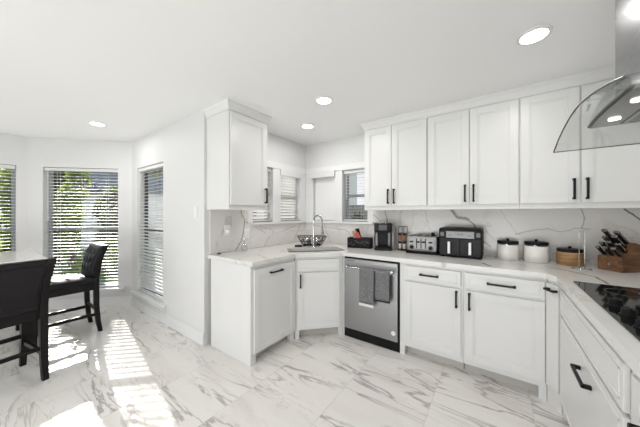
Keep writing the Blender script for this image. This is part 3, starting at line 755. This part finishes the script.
# body: shallow tray with bowed front
def bowed(hw, xf, bow, n=16): return [(xf-bow*(1-(-1+2*i/n)**2), hw*(-1+2*i/n)) for i in range(n+1)]+[(-.02, hw), (-.02, -hw)]
bm = B(); prism(bm, bowed(.255, -.562, .010), .052, .074); bx(bm, -.48, 0, -.14, .14, .074, .10); bd = obj('body', bm, 'steel_v', t)
bm = B(); tube(bm, [(x, y, .063) for x, y in bowed(.256, -.563, .010)[:17]], .0075, 8); obj('front_rim', bm, 'darksteel', bd)
for k in (-1, 1):
    bm = B(); bx(bm, -.46, -.12, k*.125-.11, k*.125+.11, .048, .0515); 
    for j in range(8): bx(bm, -.44, -.14, k*.125-.10+j*.026, k*.125-.092+j*.026, .046, .0485)
    obj('grease_filter', bm, 'steel_v', bd)
    bm = B(); cyl(bm, (-.51, k*.12, .0515), (-.51, k*.12, .047), .02, seg=24); obj('hood_lamp', bm, 'hoodlamp', bd)

# ------------------------------------------------------------------ things on the back counter
CZ = .9305
# coffee caddy
t = thing('storage_caddy', 'black patterned countertop caddy left of the coffee maker', 'caddy', (-1.41, 2.86, CZ), R(10))
bm = B(); W_, D_, H_ = .145, .075, .125
bx(bm, -W_, W_, -D_, D_, 0, .006); bx(bm, -W_, W_, -D_, -D_+.006, .006, H_); bx(bm, -W_, W_, D_-.006, D_, .006, H_)
bx(bm, -W_, -W_+.006, -D_+.006, D_-.006, .006, H_); bx(bm, W_-.006, W_, -D_+.006, D_-.006, .006, H_); obj('box', bm, 'plast', t)
bm = B(); rr = random.Random(3)
for k in range(16):
    x = -.125+.25*k/15; z = .03+rr.random()*.055; w_ = .006+rr.random()*.01
    tube(bm, [(x-w_, -D_-.0015, z), (x-w_*.3, -D_-.0015, z+.012), (x+w_*.4, -D_-.0015, z-.006), (x+w_, -D_-.0015, z+.01)], .0012, 5)
obj('script_pattern', bm, 'silver', t)
for dx, m_, h, a, lab in ((-.035, 'tan', .215, -10, 'tan paper packet standing in the black caddy, left of the red one'), (.045, 'red', .205, -24, 'red packet leaning in the black caddy beside the coffee maker'), (.015, 'plast', .245, -16, 'tall black packet standing behind the others in the black caddy')):
    bm = B(); bx(bm, -.028, .028, -.006, .006, .008, h, Matrix.Rotation(R(a), 4, 'Y'), .003)
    off_ = {'tan': -.02, 'red': -.035, 'plast': .03}[m_]
    p = Matrix.Rotation(R(10), 4, 'Z') @ Vector((dx, off_, 0)); o = obj('packet', bm, m_, loc=(-1.41+p.x, 2.86+p.y, CZ)); o.rotation_euler = (0, 0, R(10)); tag(o, lab, 'packet')
# coffee maker
t = thing('coffee_maker', 'tall single-serve coffee maker in black and silver', 'coffee maker', (-1.12, 2.88, CZ), R(22))
bm = B(); bx(bm, -.10, .10, -.13, .12, 0, .035, None, .015); bx(bm, -.10, .10, 0, .12, .03, .30, None, .02); obj('body', bm, 'plast2', t)
bm = B(); bx(bm, -.10, .10, -.125, .03, .205, .325, None, .025); obj('brew_head', bm, 'plast2', t)
bm = B(); bx(bm, -.045, .045, -.131, -.120, .235, .30, None, .004); obj('silver_front', bm, 'darksteel', t)
bm = B(); tube(bm, [(-.08, -.11, .318), (-.06, -.135, .322), (.06, -.135, .322), (.08, -.11, .318)], .006); obj('lid_handle', bm, 'chrome', t, smooth=50)
bm = B(); bx(bm, .102, .135, -.03, .12, .0, .30, None, .012); obj('water_tank', bm, 'silver', t)
for s in (-1, 1):
    bm = B(); bx(bm, s*.0725-.0125, s*.0725+.0125, -.02, -.001, .04, .205, None, .004); obj('column_trim', bm, 'silver', t)
bm = B(); bx(bm, -.075, .075, -.12, -.01, .036, .046, None, .003); obj('drip_tray', bm, 'plast', t)
# spice carousel
t = thing('spice_rack', 'small wire spice rack holding jars between coffee maker and toaster', 'rack', (-.905, 2.96, CZ), 0)
bm = B(); lathe(bm, [(.055, 0), (.055, .012), (.02, .016)]); cyl(bm, (0, 0, .01), (0, 0, .275), .004)
for z in (.10, .195): tube(bm, [(.052*math.cos(a*math.pi/12), .052*math.sin(a*math.pi/12), z) for a in range(24)], .0025, 6, True)
tube(bm, [(-.05, 0, .275), (.05, 0, .275)], .004); 
for a in range(4): cyl(bm, (.052*math.cos(a*1.571), .052*math.sin(a*1.571), .01), (.052*math.cos(a*1.571), .052*math.sin(a*1.571), .275), .002, seg=6)
obj('wire_frame', bm, 'black', t)
lv = {0: ('spicew', 'bottom', 'pale'), 1: ('spice', 'upper', 'reddish')}
for z_i, z0 in ((0, .018), (1, .115)):
    for k, (dx, dy, side) in enumerate(((-.024, -.022, 'front left'), (.024, -.022, 'front right'))):
        m_, lvl, cn = lv[z_i]; jt = thing('spice_jar', '%s spice jar at the %s of the %s tier of the spice rack' % (cn, side, lvl), 'jar', (-.905+dx, 2.96+dy, CZ+z0))
        bm = B(); lathe(bm, [(.019, 0), (.019, .055), (.016, .06)], 16); obj('contents', bm, m_, jt, smooth=40)
        bm = B(); lathe(bm, [(.018, .061), (.018, .078)], 16); obj('lid', bm, 'plast', jt, smooth=40)
# toaster
t = thing('toaster', 'four-slot brushed metal toaster with two dials', 'toaster', (-.655, 2.88, CZ), R(0))
bm = B(); bx(bm, -.155, .155, -.115, .115, .025, .19, None, .03); obj('body', bm, 'steel_dark', t)
bm = B(); bx(bm, -.158, .158, -.118, .118, 0, .03, None, .006); obj('base', bm, 'plast', t)
for x in (-.10, -.035, .035, .10):
    bm = B(); bx(bm, x-.014, x+.014, -.085, .085, .1885, .1915); obj('slot', bm, 'slot', t)
bm = B(); bx(bm, -.05, -.04, -.119, -.1145, .06, .165); bx(bm, -.005, .005, -.119, -.1145, .06, .165); bx(bm, .04, .05, -.119, -.1145, .06, .165); obj('lever_track', bm, 'slot', t)
for x in (-.028, .028, -.095, .095):
    bm = B(); bx(bm, x-.016, x+.016, -.14, -.116, .12, .135, None, .003); obj('lever', bm, 'plast', t)
for x in (-.095, .095):
    bm = B(); cyl(bm, (x, -.1145, .07), (x, -.119, .07), .026, seg=24); d_ = obj('dial_plate', bm, 'darksteel', t)
    bm = B(); cyl(bm, (x, -.119, .07), (x, -.136, .07), .018, .015, 20); obj('dial', bm, 'plast', d_, smooth=40)
bm = B(); bx(bm, .07, .10, .03, .075, .192, .222, None, .004); obj('lift_knob', bm, 'plast', t)
# air fryer
t = thing('air_fryer', 'wide black dual-basket air fryer with two white handles', 'air fryer', (-.295, 2.885, CZ), R(0))
bm = B(); bx(bm, -.205, .205, -.14, .15, .006, .275, None, .014); bx(bm, -.20, .20, -.14, .15, .266, .285, None, .008)
for sx in (-1, 1):
    for sy in (-1, 1): cyl(bm, (sx*.17, sy*.11, 0), (sx*.17, sy*.11, .01), .012)
obj('body', bm, 'plast', t)
bm = B(); bx(bm, -.13, .135, -.144, -.1395, .19, .255, None, .001); dp = obj('display', bm, 'silver', t)
bm = B(); bx(bm, -.124, .129, -.146, -.1435, .196, .243); obj('screen', bm, 'gloss', dp)
for k, (x, z) in enumerate(((-.03, .232), (-.015, .222), (0, .232), (.015, .222), (.03, .232))):
    bm = B(); bx(bm, x-.009, x+.009, -.1475, -.1458, z-.004, z+.004); obj('display_icon', bm, 'darksteel', dp)
for x in (-.10, -.08, .08, .10):
    bm = B(); bx(bm, x-.006, x+.006, -.1475, -.1458, .212, .222); obj('display_icon', bm, 'darksteel', dp)
for s in (-1, 1):
    bm = B(); bx(bm, s*.098-.094, s*.098+.094, -.147, -.1395, .02, .182, None, .003); bk = obj('basket_drawer', bm, 'plast2', t)
    bm = B(); bx(bm, s*.098-.012-s*.0, s*.098+.012, -.185, -.147, .04, .155, None, .004); obj('handle', bm, 'plate', bk)
    bm = B(); bx(bm, s*.17-.018, s*.17+.018, -.143, -.1395, .205, .245); obj('button_panel', bm, 'darksteel', t)
t.scale = (.9, 1, 1)
# canisters
def canister(x, y, r, h, body, label, lidr=None, knob=True):
    t = thing('canister', label, 'canister', (x, y, CZ))
    bm = B(); lathe(bm, [(r*.94, 0), (r, .008), (r, h*.78), (r*.97, h*.80)], 40); obj('jar_body', bm, body, t, smooth=40)
    bm = B(); lathe(bm, [(r*.93, h*.80), (r*.93, h*.86)], 40); obj('neck', bm, 'jar' if body == 'ceram' else 'plast2', t, smooth=40)
    bm = B(); lathe(bm, [(r*.98, h*.86), (r*.99, h*.99), (r*.95, h)], 40); ld = obj('lid', bm, 'plast', t, smooth=40)
    bm = B(); lathe(bm, [(.006, h), (.012, h+.010), (.012, h+.018), (.006, h+.022)], 16); obj('knob', bm, 'plast', ld, smooth=40)
canister(.082, 2.93, .083, .175, 'ceram', 'white ceramic canister with black lid beside the air fryer')
canister(.285, 2.93, .086, .178, 'ceram', 'white ceramic canister with black lid, between its white twin and the wooden one')
canister(.498, 2.92, .083, .135, 'lwood', 'short wooden canister with a black lid left of the knife block')
# paper towel holder
t = thing('paper_towel_holder', 'slim wire stand with two upright rods before the wooden canister', 'stand', (.535, 2.74, CZ), R(0))
bm = B(); tube(bm, [(.055*math.cos(a*math.pi/16), .045*math.sin(a*math.pi/16), .004) for a in range(32)], .003, 6, True)
obj('ring_base', bm, 'chrome', t, smooth=60)
bm = B(); tube(bm, [(-.015, 0, 0.002), (-.015, 0, .285), (-.010, 0, .297), (0, 0, .301), (.010, 0, .297), (.015, 0, .285), (.015, 0, .002)], .0032, 8); tube(bm, [(-.055, 0, .004), (.055, 0, .004)], .003, 6); obj('upright_loop', bm, 'chrome', t, smooth=60)
# knife block
KB = (.762, 2.85, CZ); KR = R(43)
t = thing('knife_block', 'dark walnut knife block full of steel-handled knives', 'knife block', KB, KR)
kb_m = Matrix(((0, 0, 1, 0), (1, 0, 0, 0), (0, 1, 0, 0), (0, 0, 0, 1)))
# profile in local x-z (front to the left), extruded along y
prof = [(-.10, 0), (.135, 0), (.135, .03), (.05, .205), (.014, .215), (-.05, .11), (-.10, .11)]
def xz_prism(bm, pr, y0, y1, bev=0):
    prism(bm, pr, y0, y1, bev, Matrix(((1, 0, 0, 0), (0, 0, 1, 0), (0, 1, 0, 0), (0, 0, 0, 1))))
bm = B(); xz_prism(bm, prof, -.075, .075, .003); obj('block', bm, 'wood', t)
bm = B(); cyl(bm, (-.106, 0, .05), (-.1075, 0, .05), .008); obj('emblem', bm, 'silver', t)
kd = Vector((-.74, 0, .67)).normalized()
def knife(o, L, thk, lab, m='plast2'):
    kt = thing('knife', lab, 'knife', (0, 0, 0)); rm = Matrix.Rotation(KR, 4, 'Z')
    base = Vector(KB) + rm @ Vector(o); kt.location = base; kt.rotation_euler = (0, 0, KR)
    bm = B(); rot = kd.to_track_quat('Z', 'Y').to_matrix().to_4x4()
    bx(bm, -thk, thk, -thk*.7, thk*.7, 0.004, L, rot, .003); obj('handle', bm, m, kt)
    bm = B(); bx(bm, -thk*1.15, thk*1.15, -thk*.85, thk*.85, L-.002, L+.012, rot, .003); obj('pommel', bm, 'chrome', kt)
    bm = B(); bx(bm, -thk*1.02, thk*1.02, -thk*.2, thk*.2, .015, L*.9, rot, .001); obj('rivet_strip', bm, 'chrome', kt)
rows = [(-.034, .140, .085, 3), (-.015, .172, .105, 2), (.004, .203, .12, 2)]
k = 0; lowz = ('front', 'middle', 'top')
for ri, (x, z, L, n) in enumerate(rows):
    for j in range(n):
        y = (-.048, 0, .048)[j] if n == 3 else (-.032, .032)[j]
        side = ('nearest the camera', 'in the middle', 'nearest the wall')[j] if n == 3 else ('nearer the camera', 'nearer the wall')[j]
        knife((x, y, z+.004), L+.015*((j+ri) % 2), .0125, 'steel-ended knife in the %s row of the block, %s' % (lowz[ri], side))
for j in range(3):
    knife((-.072, (-.045, 0, .045)[j], .114), .085, .011, 'short knife in the lowest row of the block, %s' % ('nearest the camera', 'in the middle', 'nearest the wall')[j])

# ------------------------------------------------------------------ outlets
def plate(name, lab, cat, loc, rz, kind):
    t = thing(name, lab, cat, loc, rz); bm = B(); bx(bm, -.036, .036, -.006, 0, -.058, .058, None, .003); obj('cover_plate', bm, 'plate', t)
    if kind == 'switch':
        bm = B(); bx(bm, -.017, .017, -.009, -.0055, -.033, .033, None, .002); obj('rocker', bm, 'plate', t)
    else:
        for z in (-.02, .02):
            bm = B(); bx(bm, -.016, .016, -.0085, -.0055, z-.014, z+.014, None, .003); s_ = obj('socket', bm, 'plate', t)
            bm = B(); bx(bm, -.007, -.005, -.0092, -.0084, z-.005, z+.005); bx(bm, .005, .007, -.0092, -.0084, z-.005, z+.005); obj('slots', bm, 'slot', s_)
    return t
plate('light_switch', 'white rocker light switch on the wall left of the cabinets', 'switch', (-2.62, AY, 1.375), 0, 'switch')
plate('wall_outlet', 'white outlet with a plug on the marble under the left wall cabinet', 'outlet', (LX+T, 1.66, 1.175), R(90), 'outlet')
plate('wall_outlet', 'empty white outlet on the marble left of the kitchen windows', 'outlet', (LX+T, 1.93, 1.12), R(90), 'outlet')
bm = B(); bx(bm, -.018, .018, -.045, -.0095, -.03, .005, None, .005); o = obj('plug_adapter', bm, 'plug', loc=(LX+T, 1.66, 1.175)); o.rotation_euler = (0, 0, R(90)); tag(o, 'white plug adapter pushed into the outlet under the left cabinet', 'plug')
# glass vase on left counter
t = thing('glass_bottle', 'small clear glass bottle on the left counter under the outlets', 'bottle', (-2.33, 1.80, CZ))
bm = B(); lathe(bm, [(.03, 0), (.034, .01), (.034, .07), (.012, .10), (.011, .135)], 24); obj('body', bm, 'jar', t, smooth=40)
bm = B(); cyl(bm, (0, 0, .136), (0, 0, .155), .012); obj('cap', bm, 'chrome', t, smooth=40)
bm = B(); bx(bm, -.02, .02, -.012, .012, 0, .014, None, .003); tag(obj('metal_clip', bm, 'darksteel', loc=(LX+.06, 1.53, CZ)), 'tiny dark clip lying at the left end of the counter', 'clip')

# ------------------------------------------------------------------ ceiling lights
def downlight(x, y, lab):
    t = thing('recessed_light', lab, 'light', (x, y, CEIL), 0, 'recessed ceiling lights')
    bm = B(); lathe(bm, [(.086, -.0005), (.084, -.006), (.068, -.010), (.066, -.0005)], 36); obj('trim_ring', bm, 'trim', t, smooth=40)
    bm = B(); lathe(bm, [(.064, -.0025), (.064, -.0105), (.045, -.0115)], 36); obj('lens', bm, 'lamp', t)
    l = bpy.data.lights.new('lamp', 'AREA'); l.shape = 'DISK'; l.size = .15; l.energy = LAMP; l.color = (1, .98, .96)
    lo = bpy.data.objects.new('lamp', l); COL.objects.link(lo); lo.parent = t; lo.location = (0, 0, -.014)
    return t
downlight(.18, 1.96, 'round recessed ceiling light nearest the range hood')
downlight(-1.33, 1.935, 'round recessed ceiling light in the middle of the kitchen ceiling')
downlight(-1.884, 2.39, 'round recessed ceiling light over the corner sink')
downlight(-3.87, .88, 'round recessed ceiling light over the dining bay')
for (x, y) in ((.2, -.6), (-1.33, -.6), (-2.9, -.6), (-4.3, -1.6), (-1.33, -2.4), (-2.9, -2.4)):  # extra lamps out of view, added to fill the room with light
    downlight(x, y, 'added unseen recessed ceiling light behind the camera')

# ------------------------------------------------------------------ dining table and chairs
t = thing('dining_table', 'counter-height dining table with a pale marble top at the left edge', 'table', (-4.15, -.30, 0))
bm = B(); bx(bm, -.52, .50, -.80, .75, .875, .915, None, .006); obj('tabletop', bm, 'tabletop', t)
bm = B(); bx(bm, -.46, .44, -.74, .69, .80, .874, None, .003); obj('apron', bm, 'espresso', t)
for sx in (-.42, .40):
    for sy in (-.70, .65):
        bm = B(); bx(bm, sx-.04, sx+.04, sy-.04, sy+.04, 0, .80, None, .003); obj('leg', bm, 'espresso', t)

def make_chair(label):
    t = thing('dining_chair', label, 'chair')       # faces -Y, base between the legs
    SH = .63; w_ = .215
    def leg(pts, r):
        bm = B(); rings = []
        for (x, y, z), s in zip(pts, r):
            rings.append([bm.verts.new((x+a*s, y+b*s, z)) for a, b in ((-1, -1), (1, -1), (1, 1), (-1, 1))])
        for A, Bq in zip(rings, rings[1:]):
            for k in range(4): bm.faces.new((A[k], A[(k+1) % 4], Bq[(k+1) % 4], Bq[k]))
        bm.faces.new(rings[0][::-1]); bm.faces.new(rings[-1]); return obj('leg', bm, 'espresso', t)
    for s in (-1, 1):
        leg([(s*.195, -.215, 0), (s*.20, -.20, .25), (s*.20, -.20, SH-.13)], [.019, .021, .023])
        leg([(s*.20, .238, 0), (s*.20, .218, .12), (s*.20, .203, .30), (s*.20, .20, SH-.02), (s*.210, .224, .80), (s*.232, .276, .97)], [.019, .021, .023, .024, .021, .018])
    # apron
    bm = B(); bx(bm, -.215, .215, -.215, .19, SH-.14, SH-.055, None, .006); obj('apron', bm, 'espresso', t)
    # seat cushion with soft crown
    bm = B(); n = 14; g = []
    for i in range(n+1):
        r_ = []
        for j in range(n+1):
            u, v = -1+2*i/n, -1+2*j/n
            z = SH-.005+.035*(1-abs(u)**4)*(1-abs(v)**4)-.004*(math.cos(u*7)*math.cos(v*7))*(1-u*u)*(1-v*v)
            r_.append(bm.verts.new((u*.232, -.02+v*.218, z)))
        g.append(r_)
    for i in range(n):
        for j in range(n): bm.faces.new((g[i][j], g[i+1][j], g[i+1][j+1], g[i][j+1]))
    lo = [bm.verts.new((v.co.x*.98, (v.co.y+.02)*.98-.02, SH-.054)) for v in ([g[i][0] for i in range(n)]+[g[n][j] for j in range(n)]+[g[i][n] for i in range(n, 0, -1)]+[g[0][j] for j in range(n, 0, -1)])]
    rim = [g[i][0] for i in range(n)]+[g[n][j] for j in range(n)]+[g[i][n] for i in range(n, 0, -1)]+[g[0][j] for j in range(n, 0, -1)]
    for k in range(len(rim)): bm.faces.new((rim[k], rim[(k+1) % len(rim)], lo[(k+1) % len(lo)], lo[k]))
    bm.faces.new(lo[::-1]); obj('seat', bm, 'leather', t, smooth=60)
    # upholstered back: tufted front, flat rear with seams
    def back_pt(u, f, side):
        z = SH+.0+f*(.99-SH); yc = .185+.015*f+.078*f*f; hw_ = .195+.052*f
        return u*hw_, yc+side, z
    bm = B(); nu, nf = 26, 26; tuft = []
    for r_ in range(3):
        for c_ in range(3): tuft.append((-.55+.55*c_, .24+.26*r_))
    F = [[None]*(nf+1) for _ in range(nu+1)]; K = [[None]*(nf+1) for _ in range(nu+1)]
    for i in range(nu+1):
        for j in range(nf+1):
            u, f = -1+2*i/nu, j/nf
            edge = (1-abs(u)**6)*(1-abs(2*f-1)**8)
            d = sum(math.exp(-(((u-a)*.21)**2+((f-b)*.40)**2)/.0011) for a, b in tuft)
            x, y, z = back_pt(u, f, -.028-.026*edge+.024*min(d, 1)*edge); top = 0
            F[i][j] = bm.verts.new((x, y, z+top)); x, y, z = back_pt(u, f, .030)
            K[i][j] = bm.verts.new((x, y, z+top))
    for i in range(nu):
        for j in range(nf):
            bm.faces.new((F[i][j], F[i+1][j], F[i+1][j+1], F[i][j+1])); bm.faces.new((K[i][j], K[i][j+1], K[i+1][j+1], K[i+1][j]))
    for i in range(nu): bm.faces.new((F[i][0], K[i][0], K[i+1][0], F[i+1][0])); bm.faces.new((F[i][nf], F[i+1][nf], K[i+1][nf], K[i][nf]))
    for j in range(nf): bm.faces.new((F[0][j], F[0][j+1], K[0][j+1], K[0][j])); bm.faces.new((F[nu][j], K[nu][j], K[nu][j+1], F[nu][j+1]))
    bk = obj('backrest', bm, 'leather', t, smooth=70)
    bm = B()
    for pts in ([back_pt(-.8, f/12, .031) for f in range(13)], [back_pt(.8, f/12, .031) for f in range(13)], [back_pt(-1+2*k/8, .86, .031) for k in range(9)]):
        tube(bm, pts, .0028, 6)
    obj('seam', bm, 'espresso', bk)
    for (a, b) in tuft:
        bm = B(); x, y, z = back_pt(a, b, -.036); bmesh.ops.create_uvsphere(bm, u_segments=8, v_segments=6, radius=.008); bmesh.ops.translate(bm, vec=(x, y, z), verts=bm.verts); obj('tuft_button', bm, 'leather', bk, smooth=60)
    # stretchers
    for s in (-1, 1): bm = B(); bx(bm, s*.20-.011, s*.20+.011, -.18, .19, .19, .225, None, .002); obj('stretcher', bm, 'espresso', t)
    bm = B(); bx(bm, -.18, .18, -.211, -.189, .25, .285, None, .002); obj('stretcher', bm, 'espresso', t)
    bm = B(); bx(bm, -.18, .18, .195, .217, .24, .27, None, .002); obj('stretcher', bm, 'espresso', t)
    return t
ch = make_chair('black leather dining chair with tufted back, side-on before the bay window')
ch.location = (-3.95, .64, 0); ch.rotation_euler = (0, 0, R(0))
c2 = copy_tree(ch); c2['label'] = 'black dining chair turned with its plain back to the camera, nearest the left edge'
c2.location = (-3.22, .12, 0); c2.rotation_euler = (0, 0, R(-80))

# ------------------------------------------------------------------ outdoors
bm = B(); bx(bm, -30, 8, -20, 25, -.3, -.12); o = struct('ground', bm, 'grass')
t = thing('garden_shed', 'low pale outbuilding with a slate roof seen through the bay blind', 'shed', (-13.2, 4.7, -.12))
bm = B(); bx(bm, -1.5, 1.5, -1.9, 2.2, 0, 2.3); obj('wall', bm, 'siding', t)
bm = B(); xzp = [(-1.8, 2.3), (1.8, 2.3), (0, 3.2)]; xz_prism(bm, xzp, -2.1, 2.4); obj('roof', bm, 'roof', t)
t = thing('neighbouring_house', 'tall white sided house outside the kitchen windows', 'house', (-7.6, 7.8, -.12))
bm = B(); bx(bm, -1.6, 1.6, -3.6, 4, 0, 4.2); obj('wall', bm, 'siding', t)
bm = B(); xz_prism(bm, [(-1.9, 4.2), (1.9, 4.2), (0, 5.6)], -3.8, 4.2); obj('roof', bm, 'roof', t)
for y in (-1.5, 1.5):
    bm = B(); bx(bm, 1.6, 1.64, y-.5, y+.5, 1.2, 2.5); obj('window', bm, 'slot', t)
t = thing('garden_fence', 'grey board fence behind the kitchen', 'fence', (-.8, 8.5, -.12))
bm = B()
for k in range(60): bx(bm, -4.5+k*.15, -4.5+k*.15+.142, 0, .02, 0, 1.8)
obj('boards', bm, 'fence', t); bm = B(); bx(bm, -4.5, 4.5, .02, .06, .4, .5); bx(bm, -4.5, 4.5, .02, .06, 1.4, 1.5); obj('rails', bm, 'fence', t)

def bush(name, lab, cat, loc, rad, zc, h, leaf, n, size=.09, trunk=.05, seed=1, group=None):
    rn = random.Random(seed); t = thing(name, lab, cat, (*loc, -.12), 0, group)
    blobs = [(rn.uniform(-.55, .55)*rad, rn.uniform(-.55, .55)*rad, zc+rn.uniform(-.5, .5)*h, rad*rn.uniform(.35, .6), h*rn.uniform(.25, .4)) for _ in range(9)]
    bm = B()
    for k in range(n):
        bx_, by_, bz_, br, bh = rn.choice(blobs); v = Vector((rn.gauss(0, 1), rn.gauss(0, 1), rn.gauss(0, 1))).normalized()*rn.uniform(.55, 1.05)
        c = Vector((bx_+v.x*br, by_+v.y*br, bz_+v.z*bh)); c.z = max(c.z, .05)
        a = Vector((rn.gauss(0, 1), rn.gauss(0, 1), rn.gauss(0, .7))).normalized(); b = a.cross(Vector((rn.gauss(0, 1), rn.gauss(0, 1), rn.gauss(0, 1)))).normalized()
        s = size*rn.uniform(.6, 1.3)
        vs = [bm.verts.new(c-a*s*.6), bm.verts.new(c+b*s*.28), bm.verts.new(c+a*s*.6), bm.verts.new(c-b*s*.28)]; bm.faces.new(vs)
    obj('foliage', bm, leaf, t)
    bm = B(); rn2 = random.Random(seed+5)
    for k in range(5):
        a = rn2.uniform(0, 6.3); tube(bm, [(0, 0, 0), (.08*rad*math.cos(a), .08*rad*math.sin(a), zc*.4), (.4*rad*math.cos(a), .4*rad*math.sin(a), zc)], [trunk, trunk*.7, trunk*.3], 7)
    obj('stems', bm, 'bark', t)
bush('shrub', 'dark leafy shrub outside the left of the bay window', 'shrub', (-10.9, 1.38), .34, 1.5, 2.3, 'leafB', 3500, .12, seed=3)
bush('shrub', 'yellow-green climbing shrub outside the bay window, left of centre', 'shrub', (-10.0, 1.72), .36, 1.5, 2.3, 'leafA', 3500, .13, seed=11)
bush('shrub', 'broad pale olive shrub filling the bay window view', 'shrub', (-9.6, 2.75), .62, 1.0, 1.6, 'leafC', 5500, .11, seed=5)
bush('shrub', 'low bright shrub below the bay window view', 'shrub', (-7.6, 1.9), .6, .40, .7, 'leafA', 3000, .09, seed=8)
bush('tree', 'tall dark tree behind the shrubs of the bay window', 'tree', (-18.5, 2.7), 1.7, 2.4, 3.6, 'leafB', 12000, .26, .15, seed=9)
for k_, (y_, lf_, lab_) in enumerate(((-4.5, 'leafB', 'dark dense tree far left beyond the garden'), (-1.0, 'leafC', 'olive dense tree beyond the far left window shrubs'), (6.4, 'leafC', 'olive dense tree right of the bay window garden view'))):
    bush('tree', lab_, 'tree', (-18.5, y_), 1.5, 2.4, 3.6, lf_, 9000, .28, .15, seed=30+k_)
bush('tree', 'green tree behind the outbuilding roof', 'tree', (-23.0, 8.6), 2.2, 3.0, 4.0, 'leafC', 8000, .3, .15, seed=10)
bush('shrub', 'bright green shrub outside the far left window', 'shrub', (-9.8, .60), .30, 1.5, 2.2, 'leafA', 3000, .12, seed=14)
bush('shrub', 'dark shrub outside the far left window, behind the bright one', 'shrub', (-12.0, -.9), .8, 1.2, 2.0, 'leafB', 4000, .13, seed=15)
bush('shrub', 'slim bright shrub outside the narrow dining window', 'shrub', (-5.6, 3.0), .3, 1.2, 1.9, 'leafA', 2600, .08, seed=16)
bush('shrub', 'dark shrub outside the narrow dining window', 'shrub', (-4.6, 3.6), .3, 1.0, 1.8, 'leafB', 2500, .08, seed=17)
bush('shrub', 'small green shrub outside the kitchen window by the wall cabinets', 'shrub', (-2.6, 5.6), .5, .7, 1.0, 'leafC', 2500, .09, seed=18)
